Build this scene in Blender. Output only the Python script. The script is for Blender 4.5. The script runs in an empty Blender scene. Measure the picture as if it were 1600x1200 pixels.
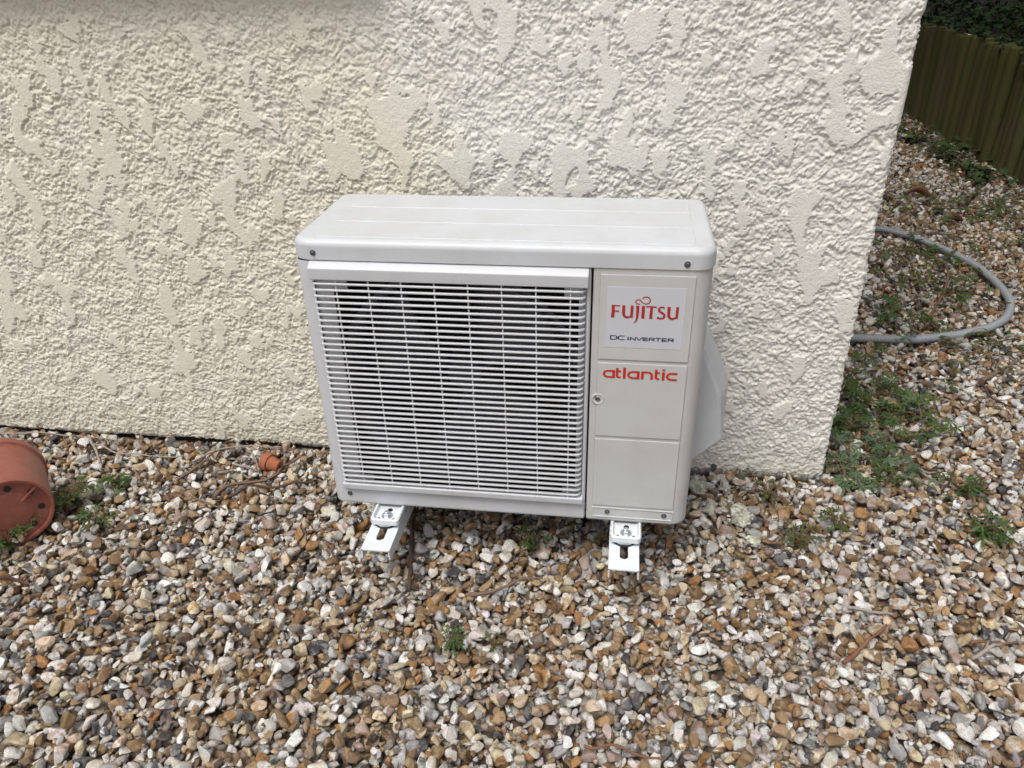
import bpy, bmesh, math, random
import numpy as np
from mathutils import Vector, Matrix, Euler
random.seed(7); rng = np.random.default_rng(7)
SC = bpy.context.scene
COL = SC.collection
R = math.radians

# ------------------------------------------------------------------ camera
CAM = np.array([0.18865, -1.11121, 1.06025])
ROT = np.array([[0.99022257, -0.04821378, 0.13089957],
                [0.1375328, 0.49432503, -0.85832831],
                [-0.02332368, 0.86793905, 0.49612277]])     # columns: right, up, backward
FPX = 1200.0                                                # focal length in pixels of a 1600 px wide picture
cd = bpy.data.cameras.new('camera'); cam = bpy.data.objects.new('camera', cd); COL.objects.link(cam)
cd.sensor_fit = 'HORIZONTAL'; cd.sensor_width = 36.0; cd.lens = 36.0 * FPX / 1600.0
cd.clip_start = 0.02; cd.clip_end = 400.0
m4 = Matrix.Identity(4)
for i in range(3):
    for j in range(3): m4[i][j] = float(ROT[i, j])
    m4[i][3] = float(CAM[i])
cam.matrix_world = m4
SC.camera = cam
def ray(x, y): return ROT @ np.array([(x - 800) / FPX, -(y - 600) / FPX, -1.0])
def at_z(x, y, z=0.0):
    d = ray(x, y); return CAM + d * ((z - CAM[2]) / d[2])
def at_y(x, y, Y=0.0):
    d = ray(x, y); return CAM + d * ((Y - CAM[1]) / d[1])
def to_px(P):
    q = (np.asarray(P, float) - CAM) @ ROT
    return 800 + FPX * q[..., 0] / -q[..., 2], 600 - FPX * q[..., 1] / -q[..., 2], -q[..., 2]

# ------------------------------------------------------------------ world, sun, exposure
SUN_EL, SUN_AZ = R(63), R(205)          # azimuth clockwise from +Y: light from behind the photographer, a little to the left
w = bpy.data.worlds.new('World'); SC.world = w; w.use_nodes = True
nt = w.node_tree; nt.nodes.clear()
sky = nt.nodes.new('ShaderNodeTexSky'); sky.sky_type = 'NISHITA'; sky.sun_disc = False
sky.sun_elevation = SUN_EL; sky.sun_rotation = SUN_AZ
sky.air_density = 1.0; sky.dust_density = 6.0; sky.ozone_density = 1.0
hs = nt.nodes.new('ShaderNodeHueSaturation'); hs.inputs['Saturation'].default_value = 0.42
bg = nt.nodes.new('ShaderNodeBackground'); bg.inputs['Strength'].default_value = 0.12
wo = nt.nodes.new('ShaderNodeOutputWorld')
nt.links.new(sky.outputs[0], hs.inputs['Color']); nt.links.new(hs.outputs[0], bg.inputs['Color']); nt.links.new(bg.outputs[0], wo.inputs['Surface'])
sd = bpy.data.lights.new('sun', 'SUN'); sun = bpy.data.objects.new('sun', sd); COL.objects.link(sun)
sd.energy = 1.5; sd.angle = R(22); sd.color = (1.0, 0.965, 0.92)
sdir = Vector((math.sin(SUN_AZ) * math.cos(SUN_EL), math.cos(SUN_AZ) * math.cos(SUN_EL), math.sin(SUN_EL)))
sun.rotation_euler = sdir.to_track_quat('Z', 'Y').to_euler(); sun.location = (-1, -3, 6)
vs = SC.view_settings
vs.view_transform = 'Standard'; vs.look = 'None'; vs.gamma = 1.0; vs.use_curve_mapping = False; vs.exposure = 0.32

# ------------------------------------------------------------------ helpers
def tag(o, label=None, cat=None, group=None, kind=None):
    if label: o['label'] = label
    if cat: o['category'] = cat
    if group: o['group'] = group
    if kind: o['kind'] = kind
    return o
def link(name, me, mat=None, parent=None):
    o = bpy.data.objects.new(name, me); COL.objects.link(o)
    if mat and not me.materials: me.materials.append(mat)
    if parent:
        o.parent = parent
    return o
def empty(name, loc=(0, 0, 0), rz=0):
    o = bpy.data.objects.new(name, None); COL.objects.link(o)
    o.location = loc; o.rotation_euler = (0, 0, rz); o.empty_display_size = 0.1
    return o
def smooth(me, angle=None):
    me.polygons.foreach_set('use_smooth', np.ones(len(me.polygons), bool))
    if angle is not None:
        try: me.set_sharp_from_angle(angle=R(angle))
        except Exception: pass
def bm_obj(name, bm, mat, parent=None, sm=None):
    bmesh.ops.recalc_face_normals(bm, faces=bm.faces[:])
    me = bpy.data.meshes.new(name); bm.to_mesh(me); bm.free()
    if sm is not None: smooth(me, sm)
    o = link(name, me, mat, parent)
    if sm is not None: wn = o.modifiers.new('normals', 'WEIGHTED_NORMAL'); wn.keep_sharp = True; wn.weight = 100
    return o
def pyd(name, v, f, mat, parent=None, sm=None):
    me = bpy.data.meshes.new(name); me.from_pydata([tuple(map(float, a)) for a in v], [], f); me.update()
    if sm is not None: smooth(me, sm)
    return link(name, me, mat, parent)
def np_mesh(name, v, f):
    """vertices (n,3), faces (m,k) arrays -> mesh, fast"""
    v = np.ascontiguousarray(v, np.float32); f = np.ascontiguousarray(f, np.int32); k = f.shape[1]
    me = bpy.data.meshes.new(name)
    me.vertices.add(len(v)); me.vertices.foreach_set('co', v.ravel())
    me.loops.add(f.size); me.loops.foreach_set('vertex_index', f.ravel())
    me.polygons.add(len(f)); me.polygons.foreach_set('loop_start', np.arange(0, f.size, k, dtype=np.int32))
    me.polygons.foreach_set('loop_total', np.full(len(f), k, np.int32))
    me.update(calc_edges=True); return me
def box(bm, x0, x1, y0, y1, z0, z1, bev=0.0, seg=2):
    r = bmesh.ops.create_cube(bm, size=1.0)
    for v in r['verts']:
        v.co = Vector(((x0 + x1) / 2 + v.co.x * (x1 - x0), (y0 + y1) / 2 + v.co.y * (y1 - y0), (z0 + z1) / 2 + v.co.z * (z1 - z0)))
    if bev > 0:
        es = set(e for v in r['verts'] for e in v.link_edges)
        bmesh.ops.bevel(bm, geom=list(es), offset=bev, segments=seg, profile=0.5, affect='EDGES')
def lathe(bm, prof, n=24, mat=None, cap0=False, cap1=False):
    """prof: (r, h) list, axis +Z; mat: 4x4"""
    rings = []
    for r, h in prof:
        rg = []
        for i in range(n):
            a = 2 * math.pi * i / n
            p = Vector((r * math.cos(a), r * math.sin(a), h))
            rg.append(bm.verts.new(mat @ p if mat else p))
        rings.append(rg)
    for a, b in zip(rings, rings[1:]):
        for i in range(n): bm.faces.new((a[i], a[(i + 1) % n], b[(i + 1) % n], b[i]))
    if cap0: bm.faces.new(rings[0][::-1])
    if cap1: bm.faces.new(rings[-1])
    return rings
def tube_arrays(pts, rad, n=7):
    P = np.asarray(pts, float); m = len(P); rad = np.broadcast_to(np.asarray(rad, float), (m,))
    T = np.gradient(P, axis=0); T /= np.linalg.norm(T, axis=1, keepdims=True) + 1e-12
    ref = np.array([0, 0, 1.0]) if abs(T[:, 2]).mean() < .8 else np.array([1.0, 0, 0])
    S = np.cross(T, ref); S /= np.linalg.norm(S, axis=1, keepdims=True) + 1e-12; U = np.cross(S, T)
    a = np.arange(n) * 2 * math.pi / n
    V = P[:, None] + rad[:, None, None] * (np.cos(a)[None, :, None] * S[:, None] + np.sin(a)[None, :, None] * U[:, None])
    i, j = np.meshgrid(np.arange(m - 1), np.arange(n), indexing='ij'); j2 = (j + 1) % n
    F = np.stack([i * n + j, i * n + j2, (i + 1) * n + j2, (i + 1) * n + j], -1).reshape(-1, 4)
    V = V.reshape(-1, 3); k = len(V)
    V = np.vstack([V, P[0], P[-1]])
    c = np.arange(n)
    F0 = np.stack([np.full(n, k), (c + 1) % n, c, c], 1)[:, :3]; F1 = np.stack([np.full(n, k + 1), (m - 1) * n + c, (m - 1) * n + (c + 1) % n], 1)
    return V, [tuple(x) for x in F] + [tuple(x) for x in F0] + [tuple(x) for x in F1]
def spline(pts, n):
    P = np.asarray(pts, float); k = len(P)
    if k == 2: return P[0] + (P[1] - P[0]) * np.linspace(0, 1, n)[:, None]
    E = np.vstack([2 * P[0] - P[1], P, 2 * P[-1] - P[-2]])
    out = []
    for t in np.linspace(0, k - 1 - 1e-9, n):
        i = int(t); u = t - i; a, b, c, d = E[i], E[i + 1], E[i + 2], E[i + 3]
        out.append(.5 * (2 * b + (c - a) * u + (2 * a - 5 * b + 4 * c - d) * u * u + (3 * b - a - 3 * c + d) * u ** 3))
    return np.array(out)

# ------------------------------------------------------------------ materials
class N:
    def __init__(s, name):
        s.m = bpy.data.materials.new(name); s.m.use_nodes = True; s.t = s.m.node_tree; s.t.nodes.clear()
        s.out = s.add('ShaderNodeOutputMaterial'); s.b = s.add('ShaderNodeBsdfPrincipled'); s.l(s.b.outputs[0], s.out.inputs['Surface'])
    def add(s, t, **k):
        n = s.t.nodes.new(t)
        for a, v in k.items(): setattr(n, a, v)
        return n
    def l(s, a, b): s.t.links.new(a, b)
    def obj(s): return s.add('ShaderNodeTexCoord').outputs['Object']
    def noise(s, vec, scale, detail=4, rough=.55):
        n = s.add('ShaderNodeTexNoise'); n.inputs['Scale'].default_value = scale; n.inputs['Detail'].default_value = detail; n.inputs['Roughness'].default_value = rough
        if vec: s.l(vec, n.inputs['Vector'])
        return n.outputs['Fac']
    def ramp(s, fac, stops):
        r = s.add('ShaderNodeValToRGB'); e = r.color_ramp.elements
        while len(e) < len(stops): e.new(0.5)
        for q, (p, c) in zip(e, stops): q.position = p; q.color = (*c, 1) if len(c) == 3 else c
        s.l(fac, r.inputs[0]); return r.outputs[0]
    def mix(s, fac, a, b, blend='MIX'):
        n = s.add('ShaderNodeMix', data_type='RGBA', blend_type=blend)
        for sock, v in ((n.inputs[0], fac), (n.inputs[6], a), (n.inputs[7], b)):
            if isinstance(v, (int, float)): sock.default_value = v
            elif isinstance(v, tuple): sock.default_value = (*v, 1)
            else: s.l(v, sock)
        return n.outputs[2]
    def math(s, op, a, b=0.0, c=None):
        n = s.add('ShaderNodeMath', operation=op)
        for i, v in enumerate((a, b) if c is None else (a, b, c)):
            if isinstance(v, (int, float)): n.inputs[i].default_value = v
            else: s.l(v, n.inputs[i])
        return n.outputs[0]
    def bump(s, h, strength=.3, dist=.002):
        b = s.add('ShaderNodeBump'); b.inputs['Strength'].default_value = strength; b.inputs['Distance'].default_value = dist
        s.l(h, b.inputs['Height']); s.l(b.outputs[0], s.b.inputs['Normal'])
    def set(s, **k):
        for a, v in k.items():
            i = s.b.inputs[a]
            if isinstance(v, (int, float)): i.default_value = v
            elif isinstance(v, tuple): i.default_value = (*v, 1)
            else: s.l(v, i)
        return s
def mat_simple(name, col, rough=.5, metal=0.0, var=.12, vs_=30.0, bump=0.0, bscale=200., bdist=.001, spec=.5):
    n = N(name); o = n.obj(); f = n.noise(o, vs_, 5)
    lo = tuple(c * (1 - var) for c in col); hi = tuple(min(1, c * (1 + var)) for c in col)
    n.set(**{'Base Color': n.ramp(f, [(.3, lo), (.7, hi)]), 'Roughness': rough, 'Metallic': metal, 'Specular IOR Level': spec})
    if bump: n.bump(n.noise(o, bscale, 3), bump, bdist)
    return n.m
M = {}
def mat_panel(name, col):
    """powder coated sheet steel: faint dust and uneven gloss"""
    n = N(name); o = n.obj()
    f = n.noise(o, 9, 6, .65); g = n.noise(o, 60, 4)
    mp = n.add('ShaderNodeMapping'); mp.inputs['Scale'].default_value = (1, 1, .07); n.l(o, mp.inputs['Vector'])
    st = n.noise(mp.outputs[0], 70, 5, .7); sp_ = n.noise(o, 420, 2, .5)
    c = n.mix(n.ramp(f, [(.42, (0, 0, 0)), (.72, (1, 1, 1))]), col, tuple(a * b for a, b in zip(col, (.90, .89, .86))))
    c = n.mix(n.math('MULTIPLY', n.ramp(st, [(.55, (0, 0, 0)), (.75, (1, 1, 1))]), .13), c, (.30, .29, .26))
    c = n.mix(n.math('MULTIPLY', n.ramp(sp_, [(.70, (0, 0, 0)), (.76, (1, 1, 1))]), .35), c, (.22, .20, .17))
    n.set(**{'Base Color': c, 'Roughness': n.math('MULTIPLY_ADD', g, .22, .31), 'Specular IOR Level': .45})
    n.bump(n.noise(o, 900, 2), .06, .0005)
    return n.m
M['casing'] = mat_panel('casing_paint', (.475, .485, .475))
M['lid'] = mat_panel('lid_paint', (.50, .52, .545))
M['grille'] = mat_panel('grille_plastic', (.51, .525, .55))
M['sticker'] = mat_simple('sticker_film', (.49, .505, .54), .35, var=.02)
M['red'] = mat_simple('red_print', (.36, .018, .018), .4, var=.06)
M['redbright'] = mat_simple('bright_red_print', (.48, .022, .010), .4, var=.06)
M['navy'] = mat_simple('navy_print', (.03, .035, .06), .4, var=.06)
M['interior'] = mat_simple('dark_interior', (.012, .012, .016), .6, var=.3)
M['fan'] = mat_simple('fan_plastic', (.04, .043, .06), .32, var=.2)
M['screw'] = mat_simple('screw_steel', (.16, .16, .17), .32, metal=.9, var=.3, vs_=300)
M['zinc'] = mat_simple('zinc_steel', (.62, .66, .70), .28, metal=.85, var=.15, vs_=200)
M['bracket'] = mat_simple('bracket_white_paint', (.63, .67, .69), .35, var=.03)
M['rubber'] = mat_simple('black_rubber', (.02, .022, .028), .6, var=.2)
M['hole'] = M['interior']  # near-black colour stands in for the shade inside holes
M['plinth'] = mat_simple('bitumen_plinth', (.018, .017, .016), .8, var=.4, bump=.4, bscale=120)
def mat_pot(name, c0, c1, rough):
    n = N(name); o = n.obj(); f = n.noise(o, 14, 6, .65); d = n.noise(o, 70, 5, .7)
    c = n.mix(n.ramp(f, [(.35, (0, 0, 0)), (.7, (1, 1, 1))]), c0, c1)
    c = n.mix(n.math('MULTIPLY', n.ramp(d, [(.5, (0, 0, 0)), (.8, (1, 1, 1))]), .28), c, (.32, .23, .17))
    n.set(**{'Base Color': c, 'Roughness': rough}); n.bump(n.noise(o, 240, 3), .12, .001); return n.m
M['pot'] = mat_pot('terracotta_plastic', (.30, .10, .070), (.215, .066, .046), .42)
M['clay'] = mat_pot('fired_clay', (.32, .105, .048), (.24, .07, .032), .8)
def mat_wood(name, c0, c1, green=None, rough=.85):
    n = N(name); tc = n.obj()
    mp = n.add('ShaderNodeMapping'); mp.inputs['Scale'].default_value = (1, 1, .12); n.l(tc, mp.inputs['Vector'])
    f = n.noise(mp.outputs[0], 34, 6, .6)
    oi = n.add('ShaderNodeObjectInfo')
    c = n.mix(f, c0, c1)
    if green:
        g = n.noise(tc, 7, 4); c = n.mix(n.ramp(n.math('ADD', g, n.math('MULTIPLY', oi.outputs['Random'], .25)), [(.45, (0, 0, 0)), (.75, (1, 1, 1))]), c, green)
    n.set(**{'Base Color': c, 'Roughness': rough, 'Specular IOR Level': .25}); n.bump(f, .5, .003); return n.m
M['pole'] = mat_wood('mossy_pole_wood', (.066, .051, .024), (.108, .09, .041), (.066, .072, .020))
M['twig'] = mat_wood('twig_bark', (.10, .065, .045), (.22, .16, .12))
M['redtwig'] = mat_wood('red_twig_bark', (.13, .055, .034), (.23, .12, .08))
M['greytwig'] = mat_wood('grey_twig_bark', (.20, .175, .15), (.36, .32, .28))
M['darktwig'] = mat_wood('dark_twig_bark', (.045, .028, .022), (.11, .07, .055))
def mat_leaf(name, c0, c1, scale=25, rough=.55, trans=.25):
    n = N(name); o = n.obj(); f = n.noise(o, scale, 3)
    at = n.add('ShaderNodeAttribute'); at.attribute_name = 'shade'
    c = n.mix(n.math('ADD', n.math('MULTIPLY', f, .5), n.math('MULTIPLY', at.outputs['Fac'], .5)), c0, c1)
    n.set(**{'Base Color': c, 'Roughness': rough, 'Specular IOR Level': .35})
    tr = n.add('ShaderNodeBsdfTranslucent'); n.l(c, tr.inputs['Color'])
    mx = n.add('ShaderNodeMixShader'); mx.inputs[0].default_value = trans
    n.l(n.b.outputs[0], mx.inputs[1]); n.l(tr.outputs[0], mx.inputs[2]); n.l(mx.outputs[0], n.out.inputs['Surface']); return n.m
M['weed'] = mat_leaf('weed_leaf', (.030, .064, .017), (.080, .136, .034))
M['weedlight'] = mat_leaf('pale_weed_leaf', (.06, .105, .05), (.13, .19, .095))
M['moss'] = mat_leaf('moss_leaf', (.035, .06, .012), (.09, .13, .03))
M['ivy'] = mat_leaf('ivy_leaf', (.014, .036, .010), (.05, .095, .024), trans=.12)
M['stem'] = mat_simple('weed_stem', (.16, .08, .045), .6, var=.3)
M['deadleaf'] = mat_leaf('dead_leaf', (.13, .06, .03), (.27, .15, .08), scale=60, rough=.7, trans=.15)
def mat_hose():
    n = N('grey_conduit_plastic'); o = n.obj(); f = n.noise(o, 12, 5, .6); g = n.noise(o, 90, 4)
    c = n.mix(f, (.20, .215, .235), (.27, .285, .30)); c = n.mix(n.ramp(g, [(.58, (0, 0, 0)), (.75, (.7, .7, .7))]), c, (.33, .31, .27))
    n.set(**{'Base Color': c, 'Roughness': .55}); return n.m
M['hose'] = mat_hose()
def mat_mortar():
    n = N('lichen_mortar'); o = n.obj(); f = n.noise(o, 70, 6, .7); g = n.noise(o, 35, 4)
    c = n.mix(n.ramp(f, [(.4, (0, 0, 0)), (.6, (1, 1, 1))]), (.22, .21, .17), (.60, .62, .50))
    c = n.mix(n.ramp(g, [(.55, (0, 0, 0)), (.72, (1, 1, 1))]), c, (.13, .13, .09))
    n.set(**{'Base Color': c, 'Roughness': .9}); n.bump(f, .8, .004); return n.m
M['mortar'] = mat_mortar()

def mat_wall():
    n = N('cream_knockdown_render'); o = n.obj()
    sx = n.add('ShaderNodeSeparateXYZ'); n.l(o, sx.inputs[0])
    big = n.noise(o, 2.2, 5, .6); mid = n.noise(o, 9, 5, .6); fine = n.noise(o, 160, 4, .65)
    # yellower cream to the left, paler to the right of an uneven edge
    edge = n.math('ADD', sx.outputs['X'], n.math('MULTIPLY_ADD', n.math('SUBTRACT', big, .5), .55, .27))
    edge = n.math('ADD', edge, n.math('MULTIPLY', n.math('SUBTRACT', sx.outputs['Z'], .75), .30))
    yel = n.ramp(edge, [(.0, (0, 0, 0)), (.16, (1, 1, 1))])
    c = n.mix(yel, (.665, .64, .54), (.665, .652, .61))
    c = n.mix(n.math('MULTIPLY', n.ramp(mid, [(.45, (0, 0, 0)), (.7, (1, 1, 1))]), .5), c, (.655, .645, .59))
    c = n.mix(n.math('MULTIPLY', n.ramp(n.noise(o, 5, 6, .7), [(.60, (0, 0, 0)), (.78, (1, 1, 1))]), .35), c, (.60, .51, .39))
    c = n.mix(n.math('MULTIPLY', n.ramp(fine, [(.35, (1, 1, 1)), (.6, (0, 0, 0))]), .14), c, (.46, .39, .29))
    # splash dirt and algae along the foot of the wall
    low = n.math('ADD', sx.outputs['Z'], n.math('MULTIPLY', n.math('SUBTRACT', mid, .5), .22))
    c = n.mix(n.math('MULTIPLY', n.ramp(low, [(.0, (1, 1, 1)), (.10, (0, 0, 0))]), .38), c, (.40, .375, .30))
    n.set(**{'Base Color': c, 'Roughness': .88, 'Specular IOR Level': .25})
    v = n.add('ShaderNodeTexVoronoi'); v.inputs['Scale'].default_value = 260; n.l(o, v.inputs['Vector'])
    hh = n.math('ADD', n.math('MULTIPLY', fine, .7), n.math('MULTIPLY', v.outputs['Distance'], -.35))
    n.bump(hh, .55, .0028); return n.m
M['wall'] = mat_wall()
def mat_pebble(name, inst):
    n = N(name)
    tc = n.add('ShaderNodeAttribute'); tc.attribute_name = 'tc'
    if inst:
        a = n.add('ShaderNodeAttribute'); a.attribute_type = 'INSTANCER'; a.attribute_name = 'ca'
        b = n.add('ShaderNodeAttribute'); b.attribute_type = 'INSTANCER'; b.attribute_name = 'cb'
    else:
        a = n.add('ShaderNodeAttribute'); a.attribute_type = 'OBJECT'; a.attribute_name = 'ca'
        b = n.add('ShaderNodeAttribute'); b.attribute_type = 'OBJECT'; b.attribute_name = 'cb'
    vec = n.add('ShaderNodeVectorMath', operation='ADD'); n.l(tc.outputs['Vector'], vec.inputs[0])
    sc = n.add('ShaderNodeVectorMath', operation='SCALE'); sc.inputs['Scale'].default_value = 37.0; n.l(a.outputs['Vector'], sc.inputs[0]); n.l(sc.outputs[0], vec.inputs[1])
    f = n.noise(vec.outputs[0], .9, 4, .6); g = n.noise(vec.outputs[0], 5.5, 5, .7); h = n.noise(vec.outputs[0], 2.2, 3)
    c = n.mix(n.ramp(f, [(.46, (0, 0, 0)), (.58, (1, 1, 1))]), a.outputs['Color'], b.outputs['Color'])
    c = n.mix(n.math('MULTIPLY', n.ramp(g, [(.42, (1, 1, 1)), (.58, (0, 0, 0))]), .6), c, n.mix(.55, c, (.085, .06, .035)))
    c = n.mix(n.math('MULTIPLY', n.ramp(h, [(.55, (0, 0, 0)), (.7, (1, 1, 1))]), .14), c, (.50, .46, .40))
    n.set(**{'Base Color': c, 'Roughness': n.math('MULTIPLY_ADD', g, .35, .36), 'Specular IOR Level': .42})
    n.bump(n.math('ADD', g, n.math('MULTIPLY', f, .6)), .55, .004); return n.m
M['pebble'] = mat_pebble('flint_pebble', False)
M['gravel'] = mat_pebble('flint_gravel', True)
def mat_ground():
    n = N('gravel_and_soil'); o = n.obj()
    v = n.add('ShaderNodeTexVoronoi'); v.inputs['Scale'].default_value = 52; n.l(o, v.inputs['Vector'])
    s = n.add('ShaderNodeSeparateColor'); n.l(v.outputs['Color'], s.inputs[0])
    c = n.ramp(s.outputs[0], [(.0, (.05, .04, .035)), (.2, (.16, .09, .045)), (.45, (.30, .22, .14)), (.7, (.42, .38, .32)), (1, (.6, .58, .54))])
    c = n.mix(n.ramp(v.outputs['Distance'], [(.35, (0, 0, 0)), (.7, (1, 1, 1))]), c, (.05, .035, .025))
    n.set(**{'Base Color': c, 'Roughness': .85}); n.bump(n.math('MULTIPLY', v.outputs['Distance'], -1.0), 1.0, .01); return n.m
M['ground'] = mat_ground()
M['soil'] = mat_simple('bank_soil', (.035, .028, .02), .95, var=.4, bump=.8, bscale=40, bdist=.01)

# ------------------------------------------------------------------ ground sheet
YW = 0.360                    # plane of the house wall
XC = 0.667                    # corner of the house
GZ = -0.016                   # bed under the gravel
v = [(-60, -60, GZ), (60, -60, GZ), (60, 60, GZ), (-60, 60, GZ)]
ground = pyd('ground', v, [(0, 1, 2, 3)], M['ground']); tag(ground, kind='structure')

# ------------------------------------------------------------------ house wall: knocked-down sprayed render as a height field
def fftnoise(shape, sx, sy, seed):
    r = np.random.default_rng(seed).standard_normal(shape)
    fy = np.fft.fftfreq(shape[0])[:, None]; fx = np.fft.rfftfreq(shape[1])[None]
    g = np.exp(-2 * (np.pi ** 2) * ((fx * sx) ** 2 + (fy * sy) ** 2))
    o = np.fft.irfft2(np.fft.rfft2(r) * g, s=shape); return (o - o.mean()) / o.std()
def worley(shape, cell, wx, wy, seed):
    """distance to the nearest cell centre, to the next, and a random height per cell"""
    H_, W_ = shape; ny, nx = round(H_ / cell), round(W_ / cell); rg = np.random.default_rng(seed)
    jx, jy, jh = rg.random((ny, nx)), rg.random((ny, nx)), rg.random((ny, nx))
    Y, X = np.meshgrid(np.arange(H_), np.arange(W_), indexing='ij')
    X = (X + wx) * nx / W_; Y = (Y + wy) * ny / H_; ix, iy = np.floor(X).astype(int), np.floor(Y).astype(int)
    b1 = np.full(shape, 9.0); b2 = np.full(shape, 9.0); hh = np.zeros(shape)
    for dy in (-1, 0, 1):
        for dx in (-1, 0, 1):
            cx, cy = (ix + dx) % nx, (iy + dy) % ny
            d = (ix + dx + jx[cy, cx] - X) ** 2 + (iy + dy + jy[cy, cx] - Y) ** 2
            k = d < b1; b2 = np.where(k, b1, np.minimum(b2, d)); b1 = np.where(k, d, b1); hh = np.where(k, jh[cy, cx], hh)
    return np.sqrt(b1), np.sqrt(b2), hh
RES = 0.002; SH = (768, 1536)
wx, wy = fftnoise(SH, 3, 3, 1) * 1.1 + fftnoise(SH, 9, 9, 11) * 2, fftnoise(SH, 3, 3, 2) * 1.1 + fftnoise(SH, 9, 9, 12) * 2
crumb = np.zeros(SH)                                        # domed grains of three sizes parted by creases
for cell, amp, cr, sd_ in ((7.5, .50, .26, 3), (4.2, .95, .45, 4), (2.9, .95, .34, 14)):
    f1, f2, hc_ = worley(SH, cell, wx, wy, sd_); e_ = np.clip((f2 - f1) / .40, 0, 1)
    crumb += amp * (1.1 * hc_ - 1.05 * f1) - cr * (1 - e_) ** 2
crumb += .20 * fftnoise(SH, 1.4, 1.2, 5) + .22 * fftnoise(SH, 5.5, 4, 15); crumb = (crumb - crumb.mean()) / crumb.std()
low = .80 * fftnoise(SH, 4.8, 8.0, 7) + .36 * fftnoise(SH, 13, 18, 8); low = low / low.std()
edge_n = fftnoise(SH, 2.4, 2.4, 6) * .20 + fftnoise(SH, 4.5, 4.5, 16) * .22 + np.clip(crumb, -1.6, 1.4) * .27
orange = fftnoise(SH, 1.6, 1.6, 9)
def wall_h(S, Z):
    """relief (m) at arc length S and height Z"""
    U = (S / RES) % SH[1]; V_ = (Z / RES) % SH[0]
    i0, j0 = np.floor(V_).astype(int) % SH[0], np.floor(U).astype(int) % SH[1]
    fv, fu = V_ - np.floor(V_), U - np.floor(U); i1, j1 = (i0 + 1) % SH[0], (j0 + 1) % SH[1]
    def smp(A): return (A[i0, j0] * (1 - fu) + A[i0, j1] * fu) * (1 - fv) + (A[i1, j0] * (1 - fu) + A[i1, j1] * fu) * fv
    c, l, og, en = smp(crumb), smp(low), smp(orange), smp(edge_n)
    T = .66 + .50 * np.clip((.38 - Z) / .28, 0, 1) + .14 * np.sin(S * 2.3 + 1) + .5 * np.clip((S - 10.60) / .06, 0, 1)     # fewer flattened patches low down and at the corner
    h = l + en
    below = np.clip(T - h, 0, None); dn = np.clip(below / .09, 0, 1)
    rel = -.0021 * dn - .0009 * np.minimum(below, 2.2)
    return rel + og * .00012 * (1 - dn) + np.minimum(np.clip(c, -2.6, 2.2) * .00115, .0020 + .0009 * np.minimum(below, 2)) * dn
xs = np.concatenate([np.arange(-4.0, -1.72, .010), np.arange(-1.72, XC - .016, RES)])
path = [(x, YW, 0, -1) for x in xs]
for a in np.linspace(0, math.pi / 2, 13): path.append((XC - .014 + .014 * math.sin(a), YW + .014 - .014 * math.cos(a), math.sin(a), -math.cos(a)))
for y in np.concatenate([np.arange(YW + .018, YW + .10, .003), np.arange(YW + .10, 6.0, .011)]): path.append((XC, y, 1, 0))
path = np.array(path); s = np.concatenate([[0], np.cumsum(np.hypot(*np.diff(path[:, :2], axis=0).T))]); s += 10.0 - np.interp(0.0, path[:len(xs), 0], s[:len(xs)])
zs = np.concatenate([np.arange(.006, 1.10, RES), np.arange(1.10, 2.80, .014)])
S2, Z2 = np.meshgrid(s, zs, indexing='ij'); hgt = wall_h(S2, Z2)
hgt -= np.clip(.012 - Z2, 0, 1) * .5
zj = Z2 + np.where(Z2 < .0061, -.022 * np.clip((S2 - 9.55) / .25, 0, 1) + .004 * np.sin(S2 * 9) + .003 * np.sin(S2 * 31), 0)
PX = path[:, 0][:, None] + path[:, 2][:, None] * hgt; PY = path[:, 1][:, None] + path[:, 3][:, None] * hgt
V = np.stack([PX, PY, zj], -1); ni, nj = S2.shape
# fold the foot of the render back under itself
foot = np.stack([path[:, 0] - path[:, 2] * .03, path[:, 1] - path[:, 3] * .03, zj[:, 0] + .001], -1)
ii, jj = np.meshgrid(np.arange(ni - 1), np.arange(nj - 1), indexing='ij'); q = ii * nj + jj
Fw = np.stack([q, q + nj, q + nj + 1, q + 1], -1).reshape(-1, 4)
k0 = ni * nj; i1 = np.arange(ni - 1)
Ff = np.stack([k0 + i1, k0 + i1 + 1, (i1 + 1) * nj, i1 * nj], -1)
me = np_mesh('rendered_face', np.vstack([V.reshape(-1, 3), foot]), np.vstack([Fw, Ff])); smooth(me)
house = empty('house_wall', (0, YW, 0))
tag(house, 'cream rough-rendered house wall with flattened plaster patches behind the white unit', 'wall')
def child(o, par):
    o.parent = par; o.matrix_parent_inverse = par.matrix_basis.inverted(); return o
o = link('rendered_face', me, M['wall']); child(o, house)
bm = bmesh.new(); box(bm, -4.0, XC - .022, YW + .022, YW + .2, GZ - .05, .06); box(bm, XC - .2, XC - .022, YW + .2, 6.0, GZ - .05, .06)
child(bm_obj('plinth', bm, M['plinth']), house)
# the window sill that shades the top of the wall, just above the picture, and the window on it
bm = bmesh.new(); box(bm, -1.62, -.262, YW - .050, YW + .02, 1.043, 1.075, .006)
child(bm_obj('window_sill', bm, M['wall'], sm=40), house)
bm = bmesh.new()
for a in ((-1.56, -1.49, 1.075, 2.2), (-.39, -.32, 1.075, 2.2), (-.975, -.905, 1.132, 2.13)): box(bm, a[0], a[1], YW - .012, YW + .03, a[2], a[3], .003)
for a in ((1.075, 1.132), (2.13, 2.2)): box(bm, -1.49, -.39, YW - .011, YW + .03, a[0], a[1], .003)
child(bm_obj('window_frame', bm, M['grille']), house)
for x0, x1 in ((-1.495, -.97), (-.91, -.385)):
    bm = bmesh.new(); box(bm, x0, x1, YW - .004, YW + .01, 1.128, 2.135); child(bm_obj('window_pane', bm, M['fan']), house)

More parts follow.
